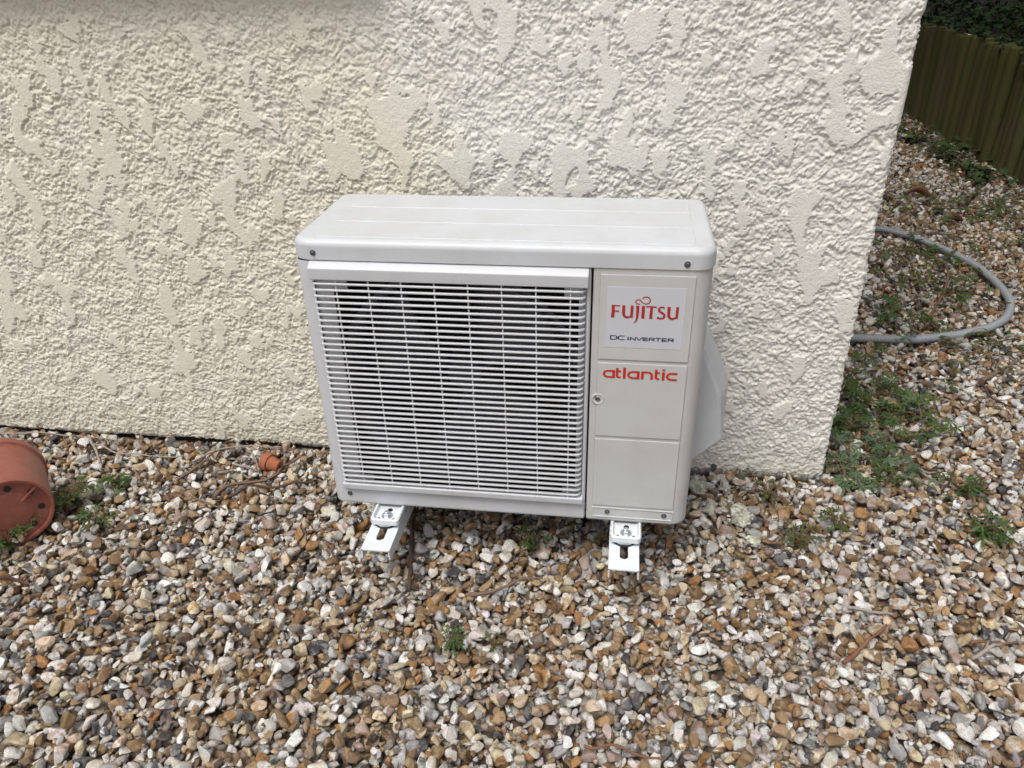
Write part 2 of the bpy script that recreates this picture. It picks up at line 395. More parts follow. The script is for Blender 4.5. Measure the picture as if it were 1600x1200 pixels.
# ------------------------------------------------------------------ gravel
def ico(sub):
    bm = bmesh.new(); bmesh.ops.create_icosphere(bm, subdivisions=sub, radius=1.0)
    v = np.array([a.co[:] for a in bm.verts]); f = np.array([[q.index for q in a.verts] for a in bm.faces]); bm.free(); return v, f
icoV, icoF = ico(3)
templates = []
for k in range(16):
    rg = np.random.default_rng(100 + k); v = icoV.copy()
    for _ in range(5):                                  # lumpy
        d = rg.standard_normal(3); d /= np.linalg.norm(d); v *= (1 + .13 * np.sin((v @ d) * rg.uniform(1.5, 3.4) + rg.uniform(0, 6)))[:, None]
    for _ in range((4, 12, 16, 9)[k % 4]):              # broken faces
        d = rg.standard_normal(3); d /= np.linalg.norm(d); t = v @ d; lim = rg.uniform(.42, .80) * np.abs(t).max()
        v -= np.clip(t - lim, 0, None)[:, None] * d * .97
    v -= (v.max(0) + v.min(0)) / 2; v /= (v.max(0) - v.min(0)) / 2
    v *= np.array([1, rg.uniform(.58, .92), rg.uniform(.36, .74)])
    me = np_mesh('pebble_shape', v, icoF); smooth(me, 24 if k % 4 else None)
    at = me.attributes.new('tc', 'FLOAT_VECTOR', 'POINT'); at.data.foreach_set('vector', (v + k * 3.1).astype(np.float32).ravel())
    templates.append(me)
TEXT = [np.array([m_.vertices[i].co[:] for i in range(len(m_.vertices))]) for m_ in templates]
HB = [(t[:, 1].max(), t[:, 2].max()) for t in TEXT]
CELL = .0035; GX0, GX1, GY0, GY1 = -1.95, 2.2, -.95, 4.9
HM = np.full((int((GX1 - GX0) / CELL), int((GY1 - GY0) / CELL)), GZ)
PAL = [  # weight, colour a, colour b (linear)
 (.20, (.68, .66, .62), (.52, .46, .38)), (.14, (.46, .45, .44), (.32, .31, .29)), (.14, (.58, .49, .35), (.37, .265, .155)),
 (.13, (.35, .24, .132), (.21, .13, .064)), (.12, (.175, .102, .050), (.33, .225, .12)), (.06, (.38, .195, .068), (.22, .11, .044)),
 (.055, (.038, .04, .046), (.22, .215, .21)), (.04, (.15, .15, .155), (.52, .51, .50)), (.04, (.38, .29, .25), (.26, .175, .135)),
 (.085, (.80, .80, .79), (.72, .69, .64))]
PW = np.cumsum([p[0] for p in PAL]); PW /= PW[-1]
peb = []
def drop(n, x0, x1, y0, y1, smin, smax, cand):
    for _ in range(n):
        size = min(smax, smin * math.exp(random.gauss(.16, .40))) * .5
        k = random.randrange(16); hb, hc = HB[k]
        best = None
        for _c in range(cand):
            x = random.uniform(x0, x1); y = random.uniform(y0, y1)
            if x < XC + .006 and y > YW - .004: continue
            if y > YW and x > 2.09: continue
            i = int((x - GX0) / CELL); j = int((y - GY0) / CELL)
            z = HM[i, j]
            if best is None or z < best[0]: best = (z, x, y, i, j)
        if best is None: continue
        z, x, y, i, j = best
        yaw = random.uniform(0, 6.283); tx, ty = random.gauss(0, .5), random.gauss(0, .5)
        a = size; b = size * hb; c = min(size * .95, size * hc * (1 + .5 * (abs(tx) + abs(ty))))
        r = int(a / CELL) + 1
        ia, ib, ja, jb = max(0, i - r), min(HM.shape[0], i + r + 1), max(0, j - r), min(HM.shape[1], j + r + 1)
        gx = GX0 + (np.arange(ia, ib) + .5) * CELL - x; gy = GY0 + (np.arange(ja, jb) + .5) * CELL - y
        cu, su = math.cos(yaw), math.sin(yaw)
        u = (gx[:, None] * cu + gy[None] * su) / a; w_ = (-gx[:, None] * su + gy[None] * cu) / b
        e = 1 - u * u - w_ * w_; msk = e > 0
        if not msk.any(): continue
        prof = c * np.sqrt(np.where(msk, e, 0)); sub = HM[ia:ib, ja:jb]
        zc = np.sort((sub + prof)[msk]); zc = zc[int(len(zc) * .62)]
        zc = min(zc, .022)
        HM[ia:ib, ja:jb] = np.where(msk, np.maximum(sub, zc + prof), sub)
        cidx = int(np.searchsorted(PW, random.random())); pa, pb = PAL[cidx][1], PAL[cidx][2]
        if random.random() < .30: pb = PAL[random.randrange(10)][1]
        f1 = random.uniform(.78, 1.16); f2 = random.uniform(.75, 1.15)
        peb.append((x, y, zc, tx, ty, yaw, size, k, *[min(.8, q * f1 * random.uniform(.95, 1.05)) for q in pa], *[min(.8, q * f2) for q in pb], zc + c))
drop(44000, -1.93, 1.95, -.93, .362, .0132, .032, 3)
drop(25000, .66, 2.15, .36, 3.0, .0140, .034, 3)
drop(9000, .66, 2.15, 3.0, 4.85, .0180, .036, 3)
peb = np.array(peb)
def gz(x, y, r=2):
    i = int((x - GX0) / CELL); j = int((y - GY0) / CELL)
    if not (r < i < HM.shape[0] - r - 1 and r < j < HM.shape[1] - r - 1): return 0.0
    return float(np.percentile(HM[i - r:i + r + 1, j - r:j + r + 1], 80))
# the 300 stones that show largest are single objects, the others one mass of gravel
ux, uy, ud = to_px(peb[:, :3])
ci = ((peb[:, 0] - GX0) / CELL).astype(int); cj = ((peb[:, 1] - GY0) / CELL).astype(int)
bare = HM[ci, cj] - peb[:, 14] < .0015
inside = (ux > 5) & (ux < 1595) & (uy > 5) & (uy < 1195) & bare & ~((ux > 470) & (ux < 1120) & (uy < 800))
score = np.where(inside, peb[:, 6] / ud, 0); pick = np.argsort(-score)[:300]
for t_ in templates: t_.materials.append(M['pebble'])
for i in pick:
    p = peb[i]; o = bpy.data.objects.new('pebble', templates[int(p[7])]); COL.objects.link(o); o.parent = ground
    o.location = p[:3]; o.rotation_euler = p[3:6]; o.scale = (p[6],) * 3
    o['ca'] = [float(q) for q in p[8:11]]; o['cb'] = [float(q) for q in p[11:14]]
rest = np.ones(len(peb), bool); rest[pick] = False; P = peb[rest]
me = bpy.data.meshes.new('gravel'); me.vertices.add(len(P)); me.vertices.foreach_set('co', P[:, :3].astype(np.float32).ravel())
def vattr(name, typ, arr, key):
    a = me.attributes.new(name, typ, 'POINT'); a.data.foreach_set(key, np.ascontiguousarray(arr).ravel())
vattr('rot', 'FLOAT_VECTOR', P[:, 3:6].astype(np.float32), 'vector'); vattr('siz', 'FLOAT', P[:, 6].astype(np.float32), 'value')
vattr('var', 'INT', P[:, 7].astype(np.int32), 'value')
vattr('ca', 'FLOAT_VECTOR', P[:, 8:11].astype(np.float32), 'vector'); vattr('cb', 'FLOAT_VECTOR', P[:, 11:14].astype(np.float32), 'vector')
gravel = link('gravel', me, M['gravel']); tag(gravel, 'mixed brown, white and grey flint gravel covering the ground', 'gravel', kind='stuff')
ng = bpy.data.node_groups.new('gravel_scatter', 'GeometryNodeTree')
ng.interface.new_socket('Geometry', in_out='INPUT', socket_type='NodeSocketGeometry'); ng.interface.new_socket('Geometry', in_out='OUTPUT', socket_type='NodeSocketGeometry')
gi = ng.nodes.new('NodeGroupInput'); go = ng.nodes.new('NodeGroupOutput')
g2i = ng.nodes.new('GeometryNodeGeometryToInstance')
for t_ in reversed(templates):
    t2 = t_.copy(); t2.materials.clear(); t2.materials.append(M['gravel'])
    ob = bpy.data.objects.new('pebble_source', t2)       # not linked to the scene: shape source only
    oi = ng.nodes.new('GeometryNodeObjectInfo'); oi.inputs[0].default_value = ob; oi.inputs['As Instance'].default_value = False
    ng.links.new(oi.outputs['Geometry'], g2i.inputs[0])
def na(name, typ):
    n_ = ng.nodes.new('GeometryNodeInputNamedAttribute'); n_.data_type = typ; n_.inputs['Name'].default_value = name; return n_.outputs['Attribute']
mp = ng.nodes.new('GeometryNodeMeshToPoints')
iop = ng.nodes.new('GeometryNodeInstanceOnPoints'); iop.inputs['Pick Instance'].default_value = True
e2r = ng.nodes.new('FunctionNodeEulerToRotation')
ng.links.new(na('rot', 'FLOAT_VECTOR'), e2r.inputs[0]); ng.links.new(e2r.outputs[0], iop.inputs['Rotation'])
ng.links.new(na('siz', 'FLOAT'), iop.inputs['Scale']); ng.links.new(na('var', 'INT'), iop.inputs['Instance Index'])
ng.links.new(gi.outputs[0], mp.inputs[0]); ng.links.new(mp.outputs[0], iop.inputs['Points']); ng.links.new(g2i.outputs[0], iop.inputs['Instance'])
ng.links.new(iop.outputs[0], go.inputs[0])
gravel.modifiers.new('scatter', 'NODES').node_group = ng

# ------------------------------------------------------------------ air conditioner outdoor unit
Z0 = 0.140; ZL = Z0 + .489; ZT = Z0 + .524; HW = .3315; DEP = .262
unit = empty('air_conditioner_unit', (0, .13, Z0))
tag(unit, 'white outdoor air conditioner unit with slatted grille and red lettering on wall brackets', 'air conditioner')
def ch(o): return child(o, unit)
def arc(cx, cy, r, a0, a1, n): return [(cx + r * math.cos(a), cy + r * math.sin(a)) for a in np.linspace(R(a0), R(a1), n)]
def sheet(name, prof, zl, mat, hole=None, thick=.0015, sm=35, parent=None):
    """vertical sheet metal: plan profile (x,y) swept through heights zl; faces inside hole(xa,xb,za,zb) are left open"""
    bm = bmesh.new(); g = [[bm.verts.new((x, y, z)) for z in zl] for x, y in prof]
    for i in range(len(prof) - 1):
        for j in range(len(zl) - 1):
            if hole and hole(prof[i], prof[i + 1], zl[j], zl[j + 1]): continue
            bm.faces.new((g[i][j], g[i + 1][j], g[i + 1][j + 1], g[i][j + 1]))
    me = bpy.data.meshes.new(name); bm.to_mesh(me); bm.free(); smooth(me, sm)
    o = link(name, me, mat); sol = o.modifiers.new('thickness', 'SOLIDIFY'); sol.thickness = thick; sol.offset = -1.0
    wn = o.modifiers.new('normals', 'WEIGHTED_NORMAL'); wn.keep_sharp = True; wn.weight = 100
    return o
XG = .1475        # joint between grille panel and service panel
GXa, GXb, GZa, GZb = -.302, .141, .189, .603     # grille opening
# casing: sides, back and floor pan
prof = [(-HW + .003, .05)] + arc(-HW + .018, DEP - .018, .015, 180, 90, 5)[0:] + arc(HW - .018, DEP - .018, .015, 90, 0, 5) + [(HW - .003, .10)]
ch(sheet('casing', prof, [Z0 + .004, ZL + .01], M['casing']))
bm = bmesh.new(); box(bm, -HW + .010, HW - .010, .032, DEP - .006, Z0 + .002, Z0 + .012, .002); ch(bm_obj('floor_pan', bm, M['casing']))
# inner box round the fan, coloured near-black to put shade behind the slats
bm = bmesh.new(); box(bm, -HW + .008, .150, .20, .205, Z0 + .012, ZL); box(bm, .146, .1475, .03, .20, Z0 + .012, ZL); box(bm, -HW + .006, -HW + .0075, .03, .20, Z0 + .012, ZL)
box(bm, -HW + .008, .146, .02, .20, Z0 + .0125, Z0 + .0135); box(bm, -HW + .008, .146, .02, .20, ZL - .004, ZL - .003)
ch(bm_obj('inner_box', bm, M['interior']))
# front panel with the grille opening
rl = .020
fp = [(-HW, .075)] + arc(-HW + rl, rl, rl, 180, 270, 8) + [(GXa, 0), (GXb, 0), (XG - .003, 0), (XG - .0006, .002), (XG, .012)]
fp = [(x, y) for x, y in fp]
panel = ch(sheet('front_panel', fp, [Z0, Z0 + .004, GZa, GZb, ZL - .0012], M['grille'],
                 hole=lambda a, b, z0, z1: a[0] >= GXa - 1e-6 and b[0] <= GXb + 1e-6 and z0 >= GZa - 1e-6 and z1 <= GZb + 1e-6, thick=.002))
# service panel round the right-hand corner
rr = .030
sp = [(XG + .0022, .012), (XG + .0028, .002), (XG + .005, 0), (HW - rr, 0)] + arc(HW - rr, rr, rr, 270, 360, 10)[1:] + [(HW, .16)]
serv = ch(sheet('service_panel', sp, [Z0, Z0 + .003, ZL + .006], M['casing'], thick=.002))
def sub(o, par): child(o, unit); o.parent = par; o.matrix_parent_inverse = Matrix.Identity(4) if False else (par.matrix_parent_inverse.copy()); return o
def subpart(o, par):
    o.parent = par; o.matrix_parent_inverse = (par.parent.matrix_basis @ par.matrix_parent_inverse @ par.matrix_basis).inverted(); return o
def raised(name, x0, x1, z0, z1, h, par, mat, bev=.0016):
    bm = bmesh.new(); box(bm, x0, x1, -h, .0005, z0, z1, bev, 2); return subpart(bm_obj(name, bm, mat, sm=40), par)
raised('raised_panel', .1610, .3050, .4735, .6205, .0022, serv, M['casing'])
raised('raised_panel', .1610, .3050, .3250, .4675, .0022, serv, M['casing'])
raised('raised_panel', .1610, .3050, .1745, .3190, .0022, serv, M['casing'])
# recessed strip along the foot of the service panel: a low rim round it
bm = bmesh.new()
for a in ((.160, .306, .1470, .1495), (.160, .306, .1675, .1695), (.160, .1625, .1495, .1675), (.3035, .306, .1495, .1675)): box(bm, a[0], a[1], -.0016, .0005, a[2], a[3], .0006, 1)
subpart(bm_obj('lower_rim', bm, M['casing'], sm=40), serv)
stk = raised('sticker', .1725, .2925, .4965, .6010, .0026, serv, M['sticker'], .0002)
# lettering: strokes on the panel
class Letters:
    def __init__(s): s.v = []; s.f = []; s.k = 0
    def stroke(s, pts, w0, w1=None, closed=False):
        w1 = w0 if w1 is None else w1; P = np.array(pts, float); n = len(P)
        if closed: T = np.roll(P, -1, 0) - np.roll(P, 1, 0)
        else: T = np.gradient(P, axis=0)
        if not closed and n > 2:
            d = np.diff(P, axis=0); d /= np.linalg.norm(d, axis=1, keepdims=True) + 1e-9; T[1:-1] = d[:-1] + d[1:]
        T /= np.linalg.norm(T, axis=1, keepdims=True) + 1e-9; Nn = np.stack([-T[:, 1], T[:, 0]], 1)
        wd = np.linspace(w0, w1, n)[:, None] / 2; b = len(s.v); y = -.00006 * (s.k % 7); s.k += 1
        for a, c in zip(P + Nn * wd, P - Nn * wd): s.v.append((a[0], y, a[1])); s.v.append((c[0], y, c[1]))
        for i in range(n if closed else n - 1):
            j = (i + 1) % n; s.f.append((b + 2 * i, b + 2 * i + 1, b + 2 * j + 1, b + 2 * j))
    def done(s, name, mat, par, x, z, y, sx, sz, shear=0):
        v = [(x + a * sx + c * shear, y + b, z + c * sz) for a, b, c in s.v]
        return subpart(pyd(name, v, s.f, mat), par)
def el(cx, cy, rx, ry, a0, a1, n=14): return [(cx + rx * math.cos(a), cy + ry * math.sin(a)) for a in np.linspace(R(a0), R(a1), n)]
# FUJITSU (flared strokes, unit = cap height), with the looped mark over J and I
L = Letters(); sw = .20
L.stroke([(.12, 0), (.15, .5), (.13, 1.0)], .25, .21); L.stroke([(.02, .95), (.62, .95)], .11, .09); L.stroke([(.2, .52), (.56, .52)], .10, .12)
def U_(L, x): L.stroke([(x + .10, 1.0), (x + .11, .42)] + el(x + .40, .36, .285, .30, 180, 290, 12), .22, .14); L.stroke([(x + .70, 1.0), (x + .69, .06)], .20, .18); L.stroke(el(x + .40, .36, .285, .30, 285, 350, 6), .14, .12)
U_(L, .78)
L.stroke([(1.88, 1.0), (1.885, .4), (1.87, .0), (1.80, -.22), (1.66, -.38)], .23, .06); L.stroke([(1.74, .97), (1.9, .97)], .07, .07)
L.stroke([(2.28, 0), (2.28, 1.0)], .23, .22)
L.stroke([(2.46, .95), (3.22, .95)], .11, .11); L.stroke([(2.84, 0), (2.86, .95)], .22, .19)
L.stroke([(3.78, .86), (3.64, .95), (3.46, .93), (3.36, .80), (3.40, .64), (3.58, .53), (3.78, .40), (3.82, .23), (3.72, .08), (3.52, .05), (3.28, .12)], .12, .15); L.stroke([(3.38, .80), (3.42, .64), (3.58, .53), (3.77, .38), (3.80, .22)], .17, .17)
U_(L, 3.98)
L.stroke(el(1.93, 1.30, .22, .17, 300, 60, 16) + [(2.16, 1.30), (2.28, 1.18)] + el(2.44, 1.43, .29, .27, 235, 510, 22), .075, .085)
L.done('lettering', M['red'], stk, .1795, .5490, -.0029, .1035 / 4.78, .0215)
# DC INVERTER, wide capitals (D and C taller)
L = Letters(); t = .24
def E_(x, w): L.stroke([(x, .08), (x + w, .08)], t); L.stroke([(x, .5), (x + w * .95, .5)], t * .9); L.stroke([(x, .92), (x + w, .92)], t)
L.stroke([(.0, 0.05), (0, 1.25)], .24); L.stroke([(0, .09), (.75, .09), (1.1, .3), (1.15, .65), (1.1, 1.0), (.75, 1.21), (0, 1.21)], .25)
L.stroke([(2.55, 1.21), (1.75, 1.21), (1.45, 1.0), (1.40, .65), (1.45, .3), (1.75, .09), (2.55, .09)], .25)
L.stroke([(3.2, 0), (3.2, 1)], .24)
L.stroke([(3.62, 0), (3.62, 1)], .2); L.stroke([(3.62, .95), (4.5, .05)], .2); L.stroke([(4.5, 0), (4.5, 1)], .2)
L.stroke([(4.72, 1), (5.22, .03)], .2); L.stroke([(5.22, .03), (5.75, 1)], .2)
L.stroke([(5.92, 0), (5.92, 1)], .2); E_(5.95, .85)
L.stroke([(7.05, 0), (7.05, 1)], .2); L.stroke([(7.05, .92), (7.85, .92), (7.98, .72), (7.85, .46), (7.05, .46)], t); L.stroke([(7.5, .45), (8.02, 0)], .2)
L.stroke([(8.15, .92), (9.15, .92)], t); L.stroke([(8.65, 0), (8.65, .9)], .22)
L.stroke([(9.38, 0), (9.38, 1)], .2); E_(9.40, .85)
L.stroke([(10.5, 0), (10.5, 1)], .2); L.stroke([(10.5, .92), (11.3, .92), (11.43, .72), (11.3, .46), (10.5, .46)], t); L.stroke([(10.95, .45), (11.5, 0)], .2)
L.done('lettering', M['navy'], stk, .1805, .5105, -.0029, .0990 / 11.5, .0058)
# atlantic, heavy rounded lower case (unit = x height)
L = Letters(); b = .24
def a_(x):
    L.stroke([(x + 1.08, .88), (x + .52, .88), (x + .24, .78), (x + .12, .5), (x + .24, .22), (x + .52, .12), (x + 1.08, .12)], b); L.stroke([(x + 1.10, 0), (x + 1.10, 1.0)], b * 1.15)
a_(.0)
def t_(x): L.stroke([(x + .14, 1.28), (x + .14, .3), (x + .22, .15), (x + .50, .12)], b * 1.1, b); L.stroke([(x + .1, .88), (x + .52, .88)], b * .95)
t_(1.30)
L.stroke([(2.16, 0), (2.16, 1.36)], b * 1.15)
a_(2.42)
L.stroke([(3.94, 0), (3.94, 1.0)], b * 1.15); L.stroke([(3.9, .88), (4.5, .88), (4.78, .78), (4.86, .55), (4.86, 0)], b, b * 1.1)
t_(5.12)
L.stroke([(5.98, 0), (5.98, 1.0)], b * 1.15); L.stroke([(5.98, 1.15), (5.98, 1.38)], b * 1.15)
L.stroke([(7.32, .88), (6.74, .88), (6.46, .78), (6.34, .5), (6.46, .22), (6.74, .12), (7.32, .12)], b)
L.done('lettering', M['redbright'], serv, .1700, .4400, -.0026, .1205 / 7.36, .0150)
# grille
grille = ch(empty('grille', (0, 0, 0))); grille.parent = unit; grille.matrix_parent_inverse = unit.matrix_basis.inverted()
NS = 37; ZS = np.linspace(.5925, .1985, NS)
def slat_mesh():
    pts = [(-.3045, -.001), (-.3035, -.0065)] + [(x, -.0105) for x in (-.300, .128)] + [(.1345, -.0092), (.1388, -.005), (.1405, .003)]
    bm = bmesh.new(); rings = []
    for i, (x, y) in enumerate(pts):
        h = .0018
        dy = .0048
        sec = [(x, y, h * .45), (x, y + .0009, h), (x if i < 5 else x - .004, max(y, -.0105) + dy, h * .8), (x if i < 5 else x - .004, max(y, -.0105) + dy, -h * .8), (x, y + .0009, -h), (x, y, -h * .55)]
        rings.append([bm.verts.new(q) for q in sec])
    for a, c in zip(rings, rings[1:]):
        for k in range(6): bm.faces.new((a[k], a[(k + 1) % 6], c[(k + 1) % 6], c[k]))
    bm.faces.new(rings[0]); bm.faces.new(rings[-1][::-1]); bmesh.ops.recalc_face_normals(bm, faces=bm.faces[:])
    me = bpy.data.meshes.new('slat'); bm.to_mesh(me); bm.free(); smooth(me, 30); me.materials.append(M['grille']); return me
sm_ = slat_mesh()
def gsub(o):
    o.parent = grille; o.matrix_parent_inverse = Matrix.Identity(4); return o
for z in ZS:
    o = link('slat', sm_); o.location = (0, 0, z); gsub(o)
for k, x in enumerate(np.linspace(-.263, .116, 8)):
    bm = bmesh.new(); box(bm, x - .0011, x + .0011, -.0088, -.0058, .186, .606, .0004, 1); gsub(bm_obj('rib', bm, M['grille']))
def bar(z0, z1, out, slope_up):
    """hood bar: sloping face on top or foot"""
    pr = [(0.001, z1 + .002), (-out * .55, z1 - .0035), (-out, z1 - .008), (-out * .92, z0 + .001), (-out * .5, z0), (.004, z0)] if slope_up else [(.004, z1), (-out * .85, z1), (-out, z1 - .0012), (-out * .9, z0 + .004), (-out * .5, z0 + .001), (.001, z0)]
    bm = bmesh.new(); A = [bm.verts.new((-.3055, y, z)) for y, z in pr]; B = [bm.verts.new((.1435, y, z)) for y, z in pr]; n_ = len(pr)
    for i in range(n_): bm.faces.new((A[i], A[(i + 1) % n_], B[(i + 1) % n_], B[i]))
    bm.faces.new(A); bm.faces.new(B[::-1]); bmesh.ops.recalc_face_normals(bm, faces=bm.faces[:])
    es = [e for e in bm.edges]; bmesh.ops.bevel(bm, geom=es, offset=.0014, segments=2, affect='EDGES', profile=.5)
    return gsub(bm_obj('hood_bar', bm, M['grille'], sm=50))
bar(.599, .6275, .0125, True); bar(.1755, .1925, .0115, False)
# backing strips just behind the slats, each with its corner tabs
for xa, xb, ta, tb in ((-.303, -.274, -.274, -.250), (.1285, .143, .106, .1285)):
    bm = bmesh.new(); box(bm, xa, xb, .006, .0085, .186, .606)
    for z0, z1 in ((.577, .606), (.186, .203)): box(bm, ta - .0005, tb + .0005, .0062, .0083, z0, z1)
    gsub(bm_obj('backing_strip', bm, M['grille']))
# fan and its ring
fan = ch(empty('fan', (0, 0, 0))); fan.parent = unit; fan.matrix_parent_inverse = unit.matrix_basis.inverted()
FC = Vector((-.075, .10, .395)); MF = Matrix.Translation(FC) @ Matrix.Rotation(R(90), 4, 'X')
bm = bmesh.new(); lathe(bm, [(.036, -.02), (.036, .025), (.030, .034), (.012, .038)], 24, MF, cap1=True); o = bm_obj('hub', bm, M['fan'], sm=35); o.parent = fan
for k in range(3):
    bm = bmesh.new(); rows = []
    for r_ in np.linspace(.030, .188, 7):
        tt = (r_ - .03) / .158; rows.append([bm.verts.new(MF @ (Matrix.Rotation(R(120 * k + 30), 4, 'Z') @ Vector((r_ * math.cos(a), r_ * math.sin(a), .024 - .052 * u + .01 * tt))))
                     for u, a in ((u, R(-8 - 22 * tt) + u * R(62 + 22 * tt)) for u in np.linspace(0, 1, 8))])
    for a, c in zip(rows, rows[1:]):
        for j in range(7): bm.faces.new((a[j], a[j + 1], c[j + 1], c[j]))
    me = bpy.data.meshes.new('blade'); bm.to_mesh(me); bm.free(); smooth(me); o = link('blade', me, M['fan'], fan); sol = o.modifiers.new('t', 'SOLIDIFY'); sol.thickness = .003
bm = bmesh.new(); lathe(bm, [(.215, .07), (.199, .055), (.195, .03), (.195, -.02)], 48, MF); me = bpy.data.meshes.new('fan_ring'); bm.to_mesh(me); bm.free(); smooth(me)
o = link('fan_ring', me, M['fan'], fan); sol = o.modifiers.new('t', 'SOLIDIFY'); sol.thickness = .002
# lid with pressed ribs
bm = bmesh.new()
LW = HW + .0022; y0, y1 = -.0025, DEP + .002; rcf, rcb = .030, .022
def plan(ins):
    p = arc(LW - rcf, y0 + rcf, rcf - ins, 270, 360, 9) + arc(LW - rcb, y1 - rcb, rcb - ins, 0, 90, 7) + arc(-LW + rcb, y1 - rcb, rcb - ins, 90, 180, 7) + arc(-LW + rcf, y0 + rcf, rcf - ins, 180, 270, 9)
    return p
levels = [(0.0008, ZL + .0012), (0, ZL + .0025), (0, ZT - .012)] + [(.012 * (1 - math.cos(a)), ZT - .012 + .012 * math.sin(a)) for a in np.linspace(R(15), R(90), 6)]
rings = [[bm.verts.new((x, y, z)) for x, y in plan(i)] for i, z in levels]; n_ = len(rings[0])
for a, c in zip(rings, rings[1:]):
    for i in range(n_): bm.faces.new((a[i], a[(i + 1) % n_], c[(i + 1) % n_], c[i]))
bm.faces.new(rings[-1]); bm.faces.new(rings[0][::-1])
lid = ch(bm_obj('lid', bm, M['lid'], sm=40))
for y in (.017, .096, .176):
    bm = bmesh.new(); box(bm, -.293, .299, y - .0022, y + .0022, ZT - .0012, ZT + .0011, .001, 2); subpart(bm_obj('pressed_rib', bm, M['lid'], sm=60), lid)
for a in ((.022, .090), (.102, .170), (.182, .225)):
    bm = bmesh.new(); box(bm, .2995, .3020, a[0], a[1], ZT - .0012, ZT + .0007, .0006, 1); subpart(bm_obj('pressed_rib', bm, M['lid'], sm=60), lid)
# screws
def screw_mesh():
    bm = bmesh.new(); Mx = Matrix.Rotation(R(90), 4, 'X')
    lathe(bm, [(.0060, -.0005), (.0060, .0006), (.0046, .0008), (.0044, .0022), (.0036, .0034), (.0020, .0040), (.0013, .0030)], 16, Mx, cap0=True, cap1=True)
    bmesh.ops.recalc_face_normals(bm, faces=bm.faces[:]); me = bpy.data.meshes.new('screw'); bm.to_mesh(me); bm.free(); smooth(me, 35); me.materials.append(M['screw']); return me
smesh = screw_mesh()
for x, z, y, par in ((-.2955, .6425, -.0025, lid), (.2895, .6400, -.0025, lid), (-.2985, .1605, 0, panel), (.1885, .1590, 0, serv), (.2900, .1580, 0, serv), (.1640, .3985, -.0010, serv)):
    o = link('screw', smesh); o.location = (x, y, z); subpart(o, par); o.scale = (.82,) * 3
bm = bmesh.new(); lathe(bm, [(.0105, -.001), (.0105, .0024), (.0092, .0032), (.0068, .0018), (.0062, .0006)], 24, Matrix.Translation((.164, 0, .3985)) @ Matrix.Rotation(R(90), 4, 'X'), cap1=True)
subpart(bm_obj('screw_recess', bm, M['casing'], sm=40), serv)
# valve cover on the right-hand side
def prism(name, poly_a, poly_b, mat, bev):
    bm = bmesh.new(); A = [bm.verts.new(p) for p in poly_a]; B = [bm.verts.new(p) for p in poly_b]; n_ = len(A)
    for i in range(n_): bm.faces.new((A[i], A[(i + 1) % n_], B[(i + 1) % n_], B[i]))
    bm.faces.new(A[::-1]); bm.faces.new(B); bmesh.ops.recalc_face_normals(bm, faces=bm.faces[:])
    bmesh.ops.bevel(bm, geom=bm.edges[:], offset=bev, segments=4, affect='EDGES', profile=.5, clamp_overlap=True)
    return bm_obj(name, bm, mat, sm=60)
va = [(.326, .112, .462), (.343, .112, .440), (.362, .112, .398), (.381, .112, .350), (.393, .112, .252), (.326, .112, .182)]
vb = [(.326, .215, .480), (.352, .215, .455), (.386, .215, .385), (.408, .215, .322), (.408, .215, .232), (.326, .215, .160)]
ch(prism('valve_cover', va, vb, M['lid'], .0085))
# feet with bolts
for fx in (-.222, .2235):
    bm = bmesh.new(); zb = .1262; hw = .0275
    out = [(fx - hw, .20), (fx - hw, -.036)] + arc(fx - hw + .008, -.036, .008, 180, 270, 5) + arc(fx + hw - .008, -.036, .008, 270, 360, 5) + [(fx + hw, .20)]
    def loop(ins, z):
        cx = fx; r_ = []
        for x, y in out: r_.append(bm.verts.new((cx + (x - cx) * (1 - ins / hw), y + (ins if y < .1 else 0), z)))
        return r_
    lp = [loop(0, zb), loop(0, zb + .0105), loop(.0018, zb + .0125), loop(.0045, zb + .0120), loop(.0075, zb + .005)]
    for a, c in zip(lp, lp[1:]):
        for i in range(len(a) - 1): bm.faces.new((a[i], a[i + 1], c[i + 1], c[i]))
    bm.faces.new(lp[-1]); bm.faces.new(lp[0][::-1])
    foot = ch(bm_obj('foot', bm, M['bracket'], sm=40))
    bm = bmesh.new(); T_ = Matrix.Translation((fx, -.0235, zb + .005))
    lathe(bm, [(.0105, 0), (.0105, .0016), (.0085, .0022)], 20, T_, cap1=True); lathe(bm, [(.0072, .002), (.0072, .0068), (.0060, .0080)], 6, T_, cap1=True)
    lathe(bm, [(.0042, .007), (.0042, .0110), (.0034, .0118)], 12, T_, cap1=True)
    subpart(bm_obj('bolt', bm, M['zinc'], sm=35), foot)
    for dx, dy, r_ in ((-.014, -.031, .0022), (.014, -.031, .0022), (.001, -.006, .0050)):
        bm = bmesh.new(); lathe(bm, [(r_, -.001), (r_, .0004)], 14, Matrix.Translation((fx + dx, dy, zb + .005)), cap1=True); subpart(bm_obj('punched_hole_disc', bm, M['hole']), foot)  # flat black discs, the dark of a hole put into their colour

